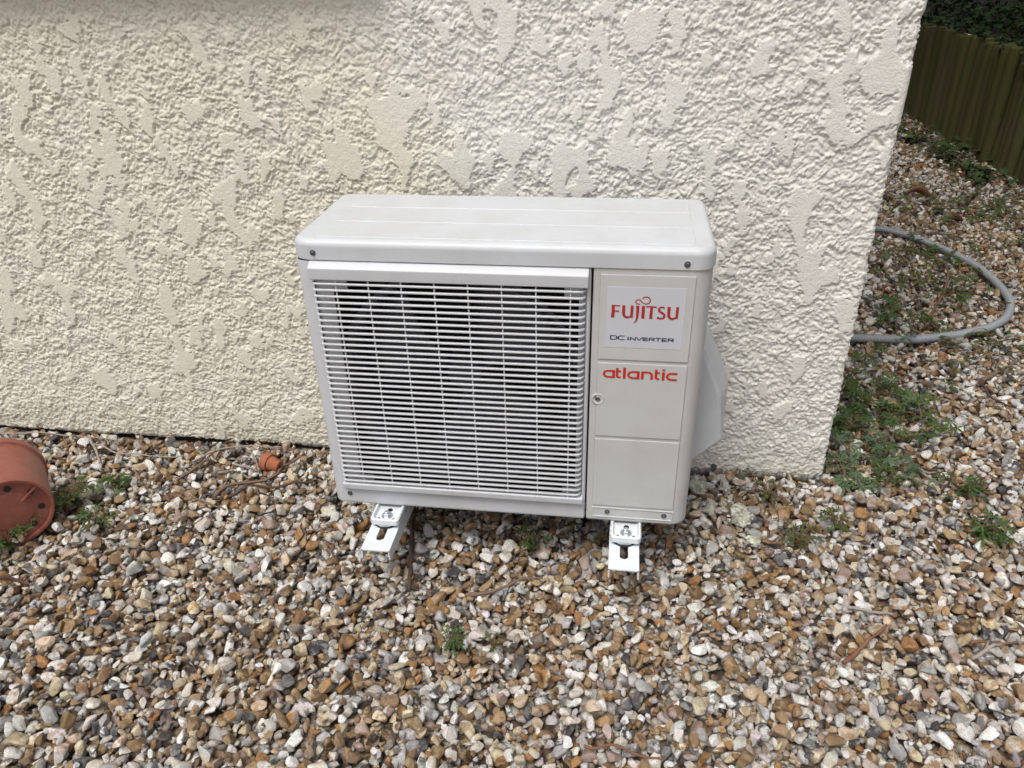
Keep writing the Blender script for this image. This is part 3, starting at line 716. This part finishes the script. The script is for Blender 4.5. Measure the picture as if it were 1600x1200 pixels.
# ------------------------------------------------------------------ wall brackets
def slot_plate(bm, x0, x1, y0, y1, sx, sy0, sy1, r, z0, z1):
    """flat plate with a rounded slot right through it"""
    inner = [(sx + r * math.cos(a), sy1 - r + r * math.sin(a)) for a in np.linspace(0, math.pi, 9)] + [(sx + r * math.cos(a), sy0 + r + r * math.sin(a)) for a in np.linspace(math.pi, 2 * math.pi, 9)]
    outer = [(x1, sy1)] + [(x1 + (x0 - x1) * t, y1) for t in np.linspace(0, 1, 7)] + [(x0, sy1)] + [(x0, sy0)] + [(x0 + (x1 - x0) * t, y0) for t in np.linspace(0, 1, 7)] + [(x1, sy0)]
    n_ = 18
    for z, flip in ((z1, False), (z0, True)):
        A = [bm.verts.new((x, y, z)) for x, y in inner]; B = [bm.verts.new((x, y, z)) for x, y in outer]
        for i in range(n_):
            f = (A[i], A[(i + 1) % n_], B[(i + 1) % n_], B[i]); bm.faces.new(f if flip else f[::-1])
        if not flip: TA, TB = A, B
        else:
            for i in range(n_): bm.faces.new((TA[i], TA[(i + 1) % n_], A[(i + 1) % n_], A[i])); bm.faces.new((TB[i], TB[(i + 1) % n_], B[(i + 1) % n_], B[i]))
for bx, lab in ((-.2235, 'white steel wall bracket under the slatted grille end of the unit'), (.2215, 'white steel wall bracket under the lettered service panel of the unit')):
    br = empty('wall_bracket', (bx, YW, .10)); tag(br, lab, 'bracket', 'pair of brackets carrying the unit')
    bm = bmesh.new(); hw = .0265; zt = .118; th = .0025; yt = -.104
    slot_plate(bm, bx - hw, bx + hw, yt, .05, bx, -.077, -.006, .0075, zt - th, zt)
    box(bm, bx - hw, bx + hw, .05, YW + .004, zt - th, zt)
    for s_ in (-1, 1):
        xo = bx + s_ * hw; xi = xo - s_ * th; pr = [(yt, zt - th * .2), (yt, zt - .020), (yt + .006, zt - .025), (YW + .004, zt - .052), (YW + .004, zt - th * .2)]
        A = [bm.verts.new((xo + s_ * .0002, y, z)) for y, z in pr]; B = [bm.verts.new((xi, y, z)) for y, z in pr]
        for i in range(5): bm.faces.new((A[i], A[(i + 1) % 5], B[(i + 1) % 5], B[i]))
        bm.faces.new(A); bm.faces.new(B[::-1])
    child(bm_obj('arm', bm, M['bracket']), br)
    bm = bmesh.new(); box(bm, bx - .030, bx + .030, YW - .012, YW + .002, .05, .58, .002); child(bm_obj('upright', bm, M['bracket']), br)
    bm = bmesh.new(); lathe(bm, [(.0225, -.0002), (.0225, .0022), (.020, .0032), (.0195, .0086)], 28, Matrix.Translation((bx, -.0235, zt)), cap0=True, cap1=True); child(bm_obj('rubber_pad', bm, M['rubber'], sm=35), br)
    bm = bmesh.new(); lathe(bm, [(.0212, .0045), (.0218, .0052), (.0218, .0070), (.019, .0076)], 28, Matrix.Translation((bx, -.0240, zt)), cap0=True, cap1=True); child(bm_obj('washer', bm, M['zinc'], sm=35), br)
    bm = bmesh.new(); box(bm, bx - .022, bx + .022, .16, .205, zt - .0005, .1268, .003); child(bm_obj('rubber_pad', bm, M['rubber']), br)

# ------------------------------------------------------------------ plant pots
def orient(zdir, loc):
    q = Vector(zdir).to_track_quat('Z', 'Y'); return Matrix.Translation(loc) @ q.to_matrix().to_4x4()
rb, rt, ln = .078, .094, .155
ax = Vector((-.72, .69, .03)).normalized(); base = Vector((-1.012, -.042, rb + .004))
pot = empty('plant_pot', (base.x, base.y, 0)); tag(pot, 'large terracotta-coloured plastic plant pot lying on its side', 'plant pot')
MP = orient(ax, base)
bm = bmesh.new()
lathe(bm, [(rb - .016, .004), (rb - .006, .004), (rb - .005, -.004), (rb, -.004), (rb + .0015, .006), (rb + .003, .03), (rt - .006, ln - .022), (rt - .0055, ln - .020), (rt - .001, ln - .018), (rt, ln - .002), (rt - .0005, ln), (rt - .003, ln), (rt - .009, ln - .02), (rb - .001, .03), (rb - .004, .007), (rb - .016, .007)], 64, MP)
child(bm_obj('pot_body', bm, M['pot'], sm=35), pot)
bm = bmesh.new(); lathe(bm, [(.0, .0005), (.018, .0010), (.040, .0015), (.045, .0045), (rb - .014, .0045)], 48, MP); me = bpy.data.meshes.new('pot_base')
for i in range(3):
    a = R(120 * i + 25); T_ = MP @ Matrix.Rotation(a, 4, 'Z'); n0 = len(bm.verts)
    r_ = bmesh.ops.create_cube(bm, size=1.0)
    for v_ in r_['verts']: v_.co = T_ @ Vector((.052 + v_.co.x * .040, v_.co.y * .003, .001 + v_.co.z * .008))
child(bm_obj('pot_base', bm, M['pot'], sm=30), pot)
for i in range(8):
    a = R(45 * i + 12); bm = bmesh.new(); lathe(bm, [(.0066, .0040), (.0066, .0049)], 14, MP @ Matrix.Translation((.0555 * math.cos(a), .0555 * math.sin(a), -.0010)) , cap0=True); child(bm_obj('drain_hole_disc', bm, M['hole']), pot)  # uncut base: black discs painted as the shade in the drain openings
# little clay pot
c0 = at_z(437, 729, .018); ax = Vector((-.93, .30, .10)).normalized(); MP = orient(ax, Vector(c0))
cp = empty('clay_pot', (c0[0], c0[1], 0)); tag(cp, 'tiny fired-clay pot tipped over by the foot of the wall', 'clay pot')
bm = bmesh.new(); lathe(bm, [(.001, 0), (.0115, 0), (.0125, .001), (.0175, .026), (.0178, .0262), (.0215, .0268), (.0228, .042), (.0222, .043), (.0195, .043), (.0175, .030), (.0105, .003), (.001, .003)], 32, MP)
child(bm_obj('pot_body', bm, M['clay'], sm=35), cp)
bm = bmesh.new(); lathe(bm, [(.0035, -.0006), (.0035, .001)], 12, MP, cap0=True); child(bm_obj('drain_hole_disc', bm, M['hole']), cp)  # black disc coloured like a shaded opening, nothing cut through

# ------------------------------------------------------------------ corrugated conduit
hp = [(.70, 1.075), (.909, 1.060), (1.08, 1.070), (1.25, 1.13), (1.38, 1.24), (1.455, 1.42), (1.455, 1.66), (1.39, 1.88), (1.28, 2.05), (1.10, 2.16), (.70, 2.27)]
NH = 1500
hp = spline([(x, y, 0) for x, y in hp], NH)
hp[:, 2] = np.convolve(np.pad([max(.004, gz(x, y, 4)) for x, y in hp[:, :2]], 75, mode='edge'), np.ones(151) / 151, 'valid') + .0120
V, F = tube_arrays(hp, .0122 + .0009 * np.where((np.arange(NH) // 2) % 2, 1, -1), 12)
hose = pyd('conduit_hose', V, F, M['hose'], sm=60); tag(hose, 'grey corrugated conduit looping over the gravel from behind the house corner', 'hose')

# ------------------------------------------------------------------ palisade of round poles, the bank behind it
fence = empty('palisade_fence', (2.09, 3.2, 0)); tag(fence, 'low dark palisade of mossy round poles edging the shaded path', 'fence')
y = 1.0; k = 0
def pole_mesh(seed):
    rg = random.Random(seed); bm = bmesh.new(); prof = []
    for h in np.linspace(-.06, .545, 8): prof.append((.0330 + rg.uniform(-.0015, .0015), h))
    prof += [(.031, .557), (.022, .562)]
    rings = lathe(bm, prof, 14, None, cap1=True)
    bx_, by_ = rg.uniform(-.006, .006), rg.uniform(-.006, .006)
    for rg_, (r_, h) in zip(rings, prof):
        for v_ in rg_: v_.co.x += bx_ * math.sin(h * 5); v_.co.y += by_ * math.sin(h * 4)
    me = bpy.data.meshes.new('pole'); bm.to_mesh(me); bm.free(); smooth(me, 45); me.materials.append(M['pole']); return me
pm = [pole_mesh(i) for i in range(5)]
while y < 7.5:
    o = link('pole', pm[k % 5]); o.location = (2.10 + .012 * math.sin(k * 1.7) + .03 * math.sin(y), y, random.uniform(-.018, .012)); o.rotation_euler = (random.uniform(-.02, .02), random.uniform(-.03, .03), random.uniform(0, 6.28))
    s_ = random.uniform(.92, 1.08); o.scale = (s_, s_, 1); child(o, fence); y += .0725 * s_; k += 1
v = []; f = []; nx_, ny_ = 14, 40
for i in range(nx_):
    for j in range(ny_):
        x = 2.125 + 6 * (i / (nx_ - 1)) ** 2; yy = .8 + 8 * j / (ny_ - 1)
        v.append((x, yy, .52 + .16 * (x - 2.1) + .03 * math.sin(yy * 3 + x * 4)))
for i in range(nx_ - 1):
    for j in range(ny_ - 1): q = i * ny_ + j; f.append((q, q + ny_, q + ny_ + 1, q + 1))
bank = pyd('bank', v, f, M['soil'], sm=60); tag(bank, kind='structure')

# ------------------------------------------------------------------ leaves
def leaf_cloud(name, items, mat, parent=None):
    """items: (template verts, faces, Matrix, shade)"""
    VV, FF, SS = [], [], []; b = 0
    for tv, tf, mx, sh in items:
        A = np.array(mx)[:3]; VV.append(tv @ A[:, :3].T + A[:, 3]); FF += [tuple(i + b for i in q) for q in tf]; SS.append(np.full(len(tv), sh)); b += len(tv)
    V = np.vstack(VV); me = bpy.data.meshes.new(name); me.from_pydata(V.tolist(), [], FF); me.update()
    a = me.attributes.new('shade', 'FLOAT', 'POINT'); a.data.foreach_set('value', np.concatenate(SS).astype(np.float32)); smooth(me)
    return link(name, me, mat, parent)
def lobed(n_lobes, deep, spread):
    """deeply cut leaf lying along +X, unit length"""
    c = [(0, 0, 0)]; f = []
    for i in range(n_lobes):
        a = R(-spread + 2 * spread * i / (n_lobes - 1)); l = .95 - .35 * abs(i - (n_lobes - 1) / 2) / n_lobes * 2
        d = np.array([math.cos(a), math.sin(a)]); p = np.array([-d[1], d[0]]); o_ = np.array([.18, 0]); wl = .16
        b = len(c)
        for (t, s_, z) in ((.32, wl * .6, .03), (.62, wl, .07), (.74, wl * .55, .06), (.86, wl * .8, .03), (1.0, 0, -.02), (.86, -wl * .8, .03), (.74, -wl * .55, .06), (.62, -wl, .07), (.32, -wl * .6, .03)):
            q = o_ * (1 - .3 * abs(a)) + d * l * t * (1 - deep * .0) * .85 + p * s_ * l; c.append((q[0], q[1], z * l))
        c.append((*(o_ + d * l * .6), .02)); m_ = len(c) - 1
        idx = [0] + list(range(b, b + 9))
        for u, w_ in zip(idx, idx[1:] + [0]): f.append((m_, u, w_))
    return np.array(c, float), f
LOB5 = lobed(5, .5, 95); LOB3 = lobed(3, .5, 60)
ov = [(0, 0, 0), (.25, .2, .03), (.6, .24, .04), (1, 0, -.03), (.6, -.24, .04), (.25, -.2, .03), (.5, 0, -.01)]; OVAL = (np.array(ov), [(6, 0, 1), (6, 1, 2), (6, 2, 3), (6, 3, 4), (6, 4, 5), (6, 5, 0)])
iv = [(0, 0, 0), (-.1, .32, .02), (.28, .30, .04), (.42, .46, 0), (.62, .2, .04), (1, 0, -.05), (.62, -.2, .04), (.42, -.46, 0), (.28, -.30, .04), (-.1, -.32, .02), (.4, 0, 0)]
IVY = (np.array(iv), [(10, i, i + 1) for i in range(9)] + [(10, 9, 0)])
def weed(px_, py_, rad, nst, leaf, mat, label, h=.03, tmpl=None, leafs=3, scatter=0):
    c = at_z(px_, py_, .008); c[2] = gz(c[0], c[1], 3) - .004
    root = empty('weed', tuple(c)); tag(root, label, 'weed', 'weeds growing through the gravel')
    items = []; SV, SF = [], []; b = 0
    for s_ in range(nst):
        a = random.uniform(0, 6.283); L_ = rad * random.uniform(.35, 1.0); hh = h * random.uniform(.5, 1.2)
        o0 = np.array([random.gauss(0, scatter), random.gauss(0, scatter), 0]) if scatter else np.zeros(3)
        pts = [o0 + (L_ * t * math.cos(a), L_ * t * math.sin(a), hh * math.sin(t * 2.2)) for t in (0, .33, .66, 1.0)]
        v_, f_ = tube_arrays(spline(pts, 6), np.linspace(.0011, .0006, 6), 5); SV.append(v_); SF += [tuple(i + b for i in q) for q in f_]; b += len(v_)
        for q in range(leafs):
            t = 1 - q * .3; k_ = int(t * 3); p = np.array(pts[k_]) if q else np.array(pts[-1])
            sz = leaf * random.uniform(.65, 1.2) * (1 - .12 * q); ya = a + (0 if q == 0 else random.choice((-1, 1)) * random.uniform(.5, 1.3))
            mx = Matrix.Translation(p) @ Euler((random.gauss(0, .3), random.gauss(.05, .28), ya)).to_matrix().to_4x4() @ Matrix.Scale(sz, 4)
            tm = tmpl or random.choice((LOB5, LOB5, LOB3)); items.append((tm[0], tm[1], mx, random.random()))
    tag(leaf_cloud('foliage', items, M[mat], root), kind='stuff'); tag(pyd('stems', np.vstack(SV), SF, M['stem'], root, sm=60), kind='stuff'); return root
WEEDS = [
 (118, 790, .055, 9, .024, 'weed', 'leafy green weed growing against the side of the large fallen pot'),
 (62, 822, .050, 10, .024, 'weed', 'green weed tuft in front of the holed base of the large fallen pot'),
 (18, 855, .040, 7, .024, 'weed', 'dark green weed half under the large fallen pot'),
 (185, 755, .040, 6, .024, 'weed', 'pale-tipped green weed with a red stalk between the two pots'),
 (155, 820, .030, 5, .022, 'weed', 'small cut-leaved weed beside the large fallen pot and pale stones'),
 (707, 1006, .024, 9, .014, 'weed', 'small bright green weed alone in the open gravel'),
 (770, 1022, .020, 6, .012, 'moss', 'dark mossy weed tuft next to the lone bright green weed'),
 (832, 858, .030, 7, .018, 'weed', 'shaded green weed underneath the unit'),
 (1340, 660, .10, 26, .036, 'weed', 'broad patch of cut-leaved weed at the house corner below the grey conduit'),
 (1385, 628, .10, 24, .034, 'weed', 'leafy weed patch spreading over gravel just in front of the conduit'),
 (1375, 700, .08, 16, .034, 'weedlight', 'pale green weed patch beside dry purple stalks at the house corner'),
 (1322, 745, .05, 8, .034, 'weedlight', 'greyish green weed by the foot of the house corner'),
 (1400, 755, .05, 6, .028, 'weed', 'small green weed among the dry purple stalks'),
 (1400, 505, .07, 14, .038, 'weed', 'green weed clump hugging the near end of the conduit'),
 (1450, 440, .15, 20, .032, 'moss', 'dark mossy weed patch inside the conduit loop'),
 (1490, 470, .08, 12, .030, 'weed', 'green weed inside the conduit loop touched by a thin bramble stem'),
 (1550, 548, .08, 26, .026, 'moss', 'dense low weed cushion just outside the bend of the conduit'),
 (1420, 402, .10, 14, .038, 'weed', 'green weed below the far end of the conduit'),
 (1200, 775, .055, 18, .012, 'moss', 'mossy weed between wall and lichen-covered mortar lumps'),
 (1245, 845, .050, 20, .012, 'weed', 'small-leaved green weed beside the pale mortar lump'),
 (1305, 826, .035, 10, .016, 'weed', 'tiny green weed in gravel in front of the house corner'),
 (1165, 732, .050, 16, .012, 'moss', 'mossy growth at the wall foot behind the valve cover'),
 (1530, 830, .045, 9, .026, 'weed', 'green weed with dark stalks alone on the open path'),
 (1500, 765, .050, 10, .024, 'weed', 'weed tuft tangled with thin dark twigs on the path'),
 (1540, 345, .20, 26, .040, 'weed', 'straggling weed on the shaded path past the conduit'),
 (1590, 320, .20, 24, .045, 'weed', 'bright weed and grass at the foot of the palisade'),
 (1435, 310, .16, 16, .036, 'moss', 'dull green weed beside the curled brown leaf'),
 (650, 822, .030, 12, .010, 'moss', 'mossy tuft beside the rusty stick under the unit'),
]
for a in WEEDS: weed(*a[:3], int(a[3] * (1.3 if a[2] < .07 else 1.15)), *a[4:], h=.034 if a[2] < .07 else .040, scatter=0 if a[2] < .07 else a[2] * .85, tmpl=OVAL if a[5] == 'moss' else None, leafs=4)
# fern-like ground plants along the foot of the palisade
for i, (yy, lab) in enumerate(((2.95, 'leafy shade plant at the palisade foot beside a pale straw'), (3.35, 'dark leafy plant spreading out from the palisade foot'), (3.75, 'dark green shade plant against the palisade poles'), (4.35, 'ivy-like plant where the palisade passes behind the house'))):
    c = (1.93 - .03 * i, yy, .0); root = empty('shade_plant', c); tag(root, lab, 'plant', 'plants along the palisade foot'); items = []; SV, SF, b = [], [], 0
    for s_ in range(20):
        a = random.uniform(0, 6.283); L_ = random.uniform(.05, .19); hh = random.uniform(.02, .09); pts = [(L_ * t * math.cos(a), L_ * 1.3 * t * math.sin(a), hh * math.sin(t * 2.0)) for t in (0, .33, .66, 1)]
        v_, f_ = tube_arrays(spline(pts, 5), .0016, 5); SV.append(v_); SF += [tuple(i_ + b for i_ in q) for q in f_]; b += len(v_)
        for q in range(6):
            p = np.array(pts[random.randrange(1, 4)]) + np.random.default_rng(s_ * 9 + q).normal(0, .012, 3)
            items.append((*random.choice((LOB3, IVY, OVAL)), Matrix.Translation(p) @ Euler((random.gauss(0, .4), random.gauss(.15, .35), random.uniform(0, 6.28))).to_matrix().to_4x4() @ Matrix.Scale(random.uniform(.028, .055), 4), random.random()))
    leaf_cloud('foliage', items, M['ivy'], root); pyd('stems', np.vstack(SV), SF, M['stem'], root, sm=60)
# ivy carpet over the bank
items = []
for i in range(13000):
    x = 2.06 + abs(random.gauss(0, 1.0)); yy = random.uniform(1.0, 7.4)
    z = .55 + .16 * (x - 2.1) + .03 * math.sin(yy * 3 + x * 4) + random.uniform(-.01, .10) * min(1, .25 + (x - 2.06) * 2.5)
    items.append((*random.choice((IVY, IVY, LOB3)), Matrix.Translation((x, yy, z)) @ Euler((random.gauss(0, .5), random.gauss(.2, .5), random.uniform(0, 6.28))).to_matrix().to_4x4() @ Matrix.Scale(random.uniform(.02, .046), 4), random.random() ** 1.8))
ivy = leaf_cloud('ivy_ground_cover', items, M['ivy']); tag(ivy, 'dark green ivy covering the bank above the palisade', 'ivy', kind='stuff')
# evergreen shrubs on the bank, with an unseen overhang added to shade the path
for i, (x, yy, rx, hh, lab) in enumerate(((2.75, 2.2, 1.15, 2.6, 'dense dark evergreen shrub on the bank nearest the conduit'), (2.75, 3.9, 1.2, 2.8, 'dense dark evergreen shrub on the bank behind the middle of the palisade'), (2.7, 5.7, 1.2, 2.9, 'dense dark evergreen shrub on the bank at the far end of the palisade'), (4.4, 4.6, 1.2, 3.2, 'tall dark evergreen shrub behind the others on the bank'))):
    z0 = .52 + .16 * (x - 2.1); root = empty('evergreen_shrub', (x, yy, z0)); tag(root, lab, 'shrub', 'evergreen shrubs on the bank')
    SV, SF, b = [], [], 0
    for s_ in range(7):
        a = random.uniform(0, 6.283); pts = [(0, 0, -.1), (.15 * math.cos(a), .15 * math.sin(a), hh * .35), (.55 * rx * math.cos(a), .55 * rx * math.sin(a), hh * random.uniform(.65, .9))]
        v_, f_ = tube_arrays(spline(pts, 8), np.linspace(.035, .008, 8), 6); SV.append(v_); SF += [tuple(i_ + b for i_ in q) for q in f_]; b += len(v_)
    pyd('trunk', np.vstack(SV), SF, M['darktwig'], root, sm=60)
    items = []; rg = np.random.default_rng(50 + i); cl = [(rg.normal(0, .45 * rx), rg.normal(0, .45 * rx), rg.uniform(.15, 1) * hh, rg.uniform(.22, .42)) for _ in range(34)]
    if i < 3:                                              # boughs added above the view to darken the path
        cl = cl[:25] + [(rg.uniform(-1.5, -.4), rg.uniform(-.95, .95), rg.uniform(1.0, 1.9), rg.uniform(.28, .45)) for _ in range(10)]
    for q in range(5200):
        c = cl[q % 34]; d = rg.standard_normal(3); d /= np.linalg.norm(d); p = np.array(c[:3]) + d * c[3] * rg.uniform(.5, 1.05)
        if p[2] < .05 or (p[0] + x < 2.15 and p[2] + z0 < 1.25) or p[0] + x < .95: continue
        items.append((*OVAL, Matrix.Translation(p) @ Euler(tuple(rg.uniform(0, 6.28, 3))).to_matrix().to_4x4() @ Matrix.Scale(rg.uniform(.06, .12), 4), rg.random()))
    leaf_cloud('crown', items, M['ivy'], root)

# ------------------------------------------------------------------ twigs, sticks, dead leaves, mortar lumps
def twig(pts_px, rad, mat, label, name='twig', lift=0.0, branch=None):
    P0 = [at_z(x, y, .012) for x, y in pts_px]; n_ = max(8, 5 * len(P0))
    S_ = spline([(p[0], p[1], 0) for p in P0], n_)
    g = np.array([gz(p[0], p[1], 3) for p in S_]); g = np.maximum(g, np.convolve(np.pad(g, 3, mode='edge'), np.ones(7) / 7, 'valid'))
    if name == 'stick': g = np.linspace(g[:n_ // 2].max() + .002, g[n_ // 2:].max() + .001, n_)
    else: g = np.convolve(np.pad(g, 1, mode='edge'), np.ones(3) / 3, 'valid')
    S_[:, 2] = g + rad * .6 + lift * np.sin(np.linspace(0, math.pi, n_)); rg = np.random.default_rng(int(pts_px[0][0]))
    S_ += rg.normal(0, rad * .16, S_.shape) * np.array([1, 1, .3])
    rr_ = rad * np.linspace(1.1, .65, n_) * (1 + .12 * rg.standard_normal(n_))
    V_, F_ = tube_arrays(S_, rr_, 7)
    if branch:
        for i0, ang, ln_ in branch:
            d = S_[min(i0 + 1, n_ - 1)] - S_[i0]; d /= np.linalg.norm(d); c, s = math.cos(ang), math.sin(ang); d2 = np.array([d[0] * c - d[1] * s, d[0] * s + d[1] * c, .08])
            v2, f2 = tube_arrays(np.array([S_[i0] + d2 * ln_ * t + np.array([0, 0, .002 * math.sin(t * 9)]) for t in np.linspace(0, 1, 6)]), rad * np.linspace(.6, .3, 6), 6)
            F_ = F_ + [tuple(i + len(V_) for i in q) for q in f2]; V_ = np.vstack([V_, v2])
    o = pyd(name, V_, F_, M[mat], sm=60); tag(o, label, 'stick' if name == 'stick' else 'twig', 'twigs lying on the gravel'); return o
TW = [
 ([(646, 778), (645, 830), (643, 885), (640, 932)], .0056, 'darktwig', 'straight rusty-brown stick lying under the unit beside the bracket', 'stick'),
 ([(728, 930), (770, 925), (810, 912), (848, 904)], .0036, 'twig', 'curved brown twig on the gravel in front of the unit', 'twig'),
 ([(262, 758), (300, 735), (352, 702)], .0030, 'twig', 'brown twig leaning up to the wall foot left of the clay pot', 'twig'),
 ([(335, 775), (360, 758), (405, 748), (432, 742), (443, 727), (475, 712)], .0036, 'twig', 'long crooked twig curling round the tiny clay pot', 'twig'),
 ([(330, 778), (385, 768), (440, 763), (490, 752)], .0034, 'darktwig', 'dark twig on the gravel below the crooked twig and clay pot', 'twig'),
 ([(366, 724), (385, 728), (402, 736)], .0026, 'greytwig', 'short pale twig touching the rim of the tiny clay pot', 'twig'),
 ([(140, 684), (150, 705), (157, 724)], .0034, 'greytwig', 'short thick grey twig near the wall behind the large pot', 'twig'),
 ([(5, 681), (50, 679), (110, 683), (190, 690)], .0020, 'greytwig', 'thin pale root running along the foot of the wall', 'twig'),
 ([(160, 703), (195, 710), (250, 714), (300, 716)], .0020, 'greytwig', 'thin pale stem lying along the wall between the pots', 'twig'),
 ([(300, 722), (330, 712), (392, 700), (440, 704)], .0024, 'greytwig', 'thin grey twig lying along the wall foot above the clay pot', 'twig'),
 ([(385, 700), (398, 715), (404, 735)], .0020, 'greytwig', 'slender pale twig leaning across the grey one at the wall foot', 'twig'),
 ([(300, 776), (330, 786), (352, 800)], .0024, 'twig', 'short forked twig below the dark twig in open gravel', 'twig'),
 ([(0, 912), (30, 908), (48, 912)], .0032, 'darktwig', 'stub of dark twig in gravel below the large pot', 'twig'),
 ([(18, 948), (32, 932), (48, 916)], .0030, 'darktwig', 'dark broken twig crossing the stub below the large pot', 'twig'),
 ([(1318, 1036), (1350, 1010), (1386, 977)], .0036, 'redtwig', 'reddish-brown twig lying alone in the open gravel', 'twig'),
 ([(1326, 946), (1360, 955), (1397, 957)], .0032, 'greytwig', 'smooth grey twig close to the reddish-brown twig', 'twig'),
 ([(912, 1162), (950, 1172), (1000, 1184), (1040, 1186)], .0022, 'redtwig', 'thin pinkish-red stem on the gravel', 'twig'),
 ([(1515, 1008), (1560, 1007), (1592, 1002)], .0024, 'redtwig', 'thin red twig near a darker broken twig', 'twig'),
 ([(1520, 1026), (1545, 1018), (1562, 1010)], .0034, 'greytwig', 'broken grey-brown twig beside the thin red twig', 'twig'),
 ([(1532, 598), (1560, 584), (1588, 569)], .0058, 'twig', 'thick bark-covered stick on the path near the conduit', 'stick'),
 ([(1532, 600), (1550, 618), (1580, 632)], .0026, 'darktwig', 'thin dark twig at the end of the thick bark-covered stick', 'twig'),
 ([(1428, 730), (1452, 742), (1478, 754)], .0032, 'greytwig', 'straw-coloured dry stalk beside the purple stalks', 'twig'),
 ([(1390, 690), (1425, 722), (1465, 730)], .0032, 'darktwig', 'purple-brown dry stalk running out from the house corner', 'twig'),
 ([(1300, 722), (1330, 719), (1362, 713)], .0020, 'darktwig', 'thin dark twig poking out from the house corner', 'twig'),
 ([(1472, 768), (1485, 748), (1496, 724)], .0024, 'darktwig', 'dark twig rising beside the weed on the path', 'twig'),
 ([(1450, 500), (1470, 470), (1478, 440), (1466, 410)], .0048, 'redtwig', 'arching brown bramble stem inside the conduit loop', 'twig'),
 ([(1474, 467), (1510, 470), (1550, 482), (1600, 486)], .0028, 'darktwig', 'long thin bramble stem crossing over the conduit', 'twig'),
 ([(1505, 322), (1518, 312), (1530, 297)], .0060, 'darktwig', 'dark forked twig on the shaded path by the palisade', 'twig'),
]
for a in TW: twig(a[0], a[1], a[2], a[3], a[4], lift=.03 if 'bramble' in a[3] else 0, branch=[(4, .7, .03)] if a[1] > .003 and 'stick' not in a[4] and 'smooth' not in a[3] and 'alone' not in a[3] else None)
def dead_leaf(px_, py_, size, rz, label):
    c = at_z(px_, py_, .015); c[2] = gz(c[0], c[1]) + .004; V_, F_ = [], []; n1, n2 = 12, 7
    for i in range(n1):
        t = i / (n1 - 1); wd = .30 * math.sin(math.pi * min(1, t * .96 + .02)) ** .8
        for j in range(n2):
            s_ = j / (n2 - 1) * 2 - 1; V_.append(((t - .5) * size, s_ * wd * size * .75, size * (.28 * s_ * s_ * wd / .3 + .10 * math.sin(t * 5) + .015 * math.sin(9 * t + 4 * s_))))
    for i in range(n1 - 1):
        for j in range(n2 - 1): q = i * n2 + j; F_.append((q, q + n2, q + n2 + 1, q + 1))
    root = empty('dead_leaf', tuple(c), rz); tag(root, label, 'leaf', 'dead leaves on the path')
    bl = pyd('blade', V_, F_, M['deadleaf'], root, sm=180); bl.modifiers.new('t', 'SOLIDIFY').thickness = .0008
    v_, f_ = tube_arrays(spline([(size * (-.5 - .3 * t), .02 * size * t, .01 * size + .05 * size * t) for t in (0, .5, 1)], 6), .0012, 5); pyd('stalk', v_, f_, M['stem'], root)
items = []
for i in range(3200):
    if i < 2750: x = random.uniform(.70, 2.05); yy = 4.8 - 3.2 * random.random() ** 1.3
    elif i < 2950: x = random.uniform(-1.5, .2); yy = YW - abs(random.gauss(.012, .03)) - .012
    else: x = random.uniform(.70, 1.5); yy = random.uniform(.3, 1.6)
    items.append((*OVAL, Matrix.Translation((x, yy, gz(x, yy, 2) + .0025)) @ Euler((random.gauss(0, .45), random.gauss(0, .45), random.uniform(0, 6.28))).to_matrix().to_4x4() @ Matrix.Diagonal((1, random.uniform(.4, 1.1), 1, 1)) @ Matrix.Scale(random.uniform(.010, .034 if yy > 1 else .020), 4), random.random()))
tag(leaf_cloud('leaf_litter', items, M['deadleaf']), 'small brown leaf litter scattered on the shaded path and wall foot', 'leaf litter', kind='stuff')
dead_leaf(1438, 307, .115, -.3, 'large curled brown dead leaf on the shaded path')
dead_leaf(1492, 342, .085, .2, 'reddish dead leaf on the path nearer than the curled brown one')
dead_leaf(1556, 415, .05, 1.1, 'small flat dead leaf on gravel beyond the conduit bend')
for px_, py_, sz, lab in ((1088, 762, .030, 'pale lichen-covered mortar lump beside the right side of the unit'), (1112, 790, .022, 'lichen-spotted mortar lump among gravel just beyond the unit corner'), (1160, 812, .026, 'grey lichen-crusted mortar lump between unit and weeds'), (1180, 842, .019, 'pale greenish mortar lump next to small-leaved weed'), (1155, 800, .017, 'small crusty mortar lump resting against the grey one')):
    c = at_z(px_, py_, .01); rg = np.random.default_rng(px_); v_, mF = ico(4); sz *= .82
    for q in range(22):
        d = rg.standard_normal(3); d /= np.linalg.norm(d); v_ *= (1 + (.13 if q < 8 else .045) * np.sin((v_ @ d) * (rg.uniform(2, 5) if q < 8 else rg.uniform(8, 22)) + rg.uniform(0, 6)))[:, None]
    for _ in range(6):
        d = rg.standard_normal(3); d /= np.linalg.norm(d); t = v_ @ d; v_ -= np.clip(t - .62 * t.max(), 0, None)[:, None] * d * .8
    v_ *= np.array([1, .8, .6]) * sz; me = np_mesh('mortar_lump', v_, mF); smooth(me, 40)
    o = link('mortar_lump', me, M['mortar']); o.location = (c[0], c[1], gz(c[0], c[1]) + sz * .10); o.rotation_euler = (rg.uniform(-.3, .3), rg.uniform(-.3, .3), rg.uniform(0, 6)); tag(o, lab, 'mortar lump', 'broken mortar lumps by the wall')
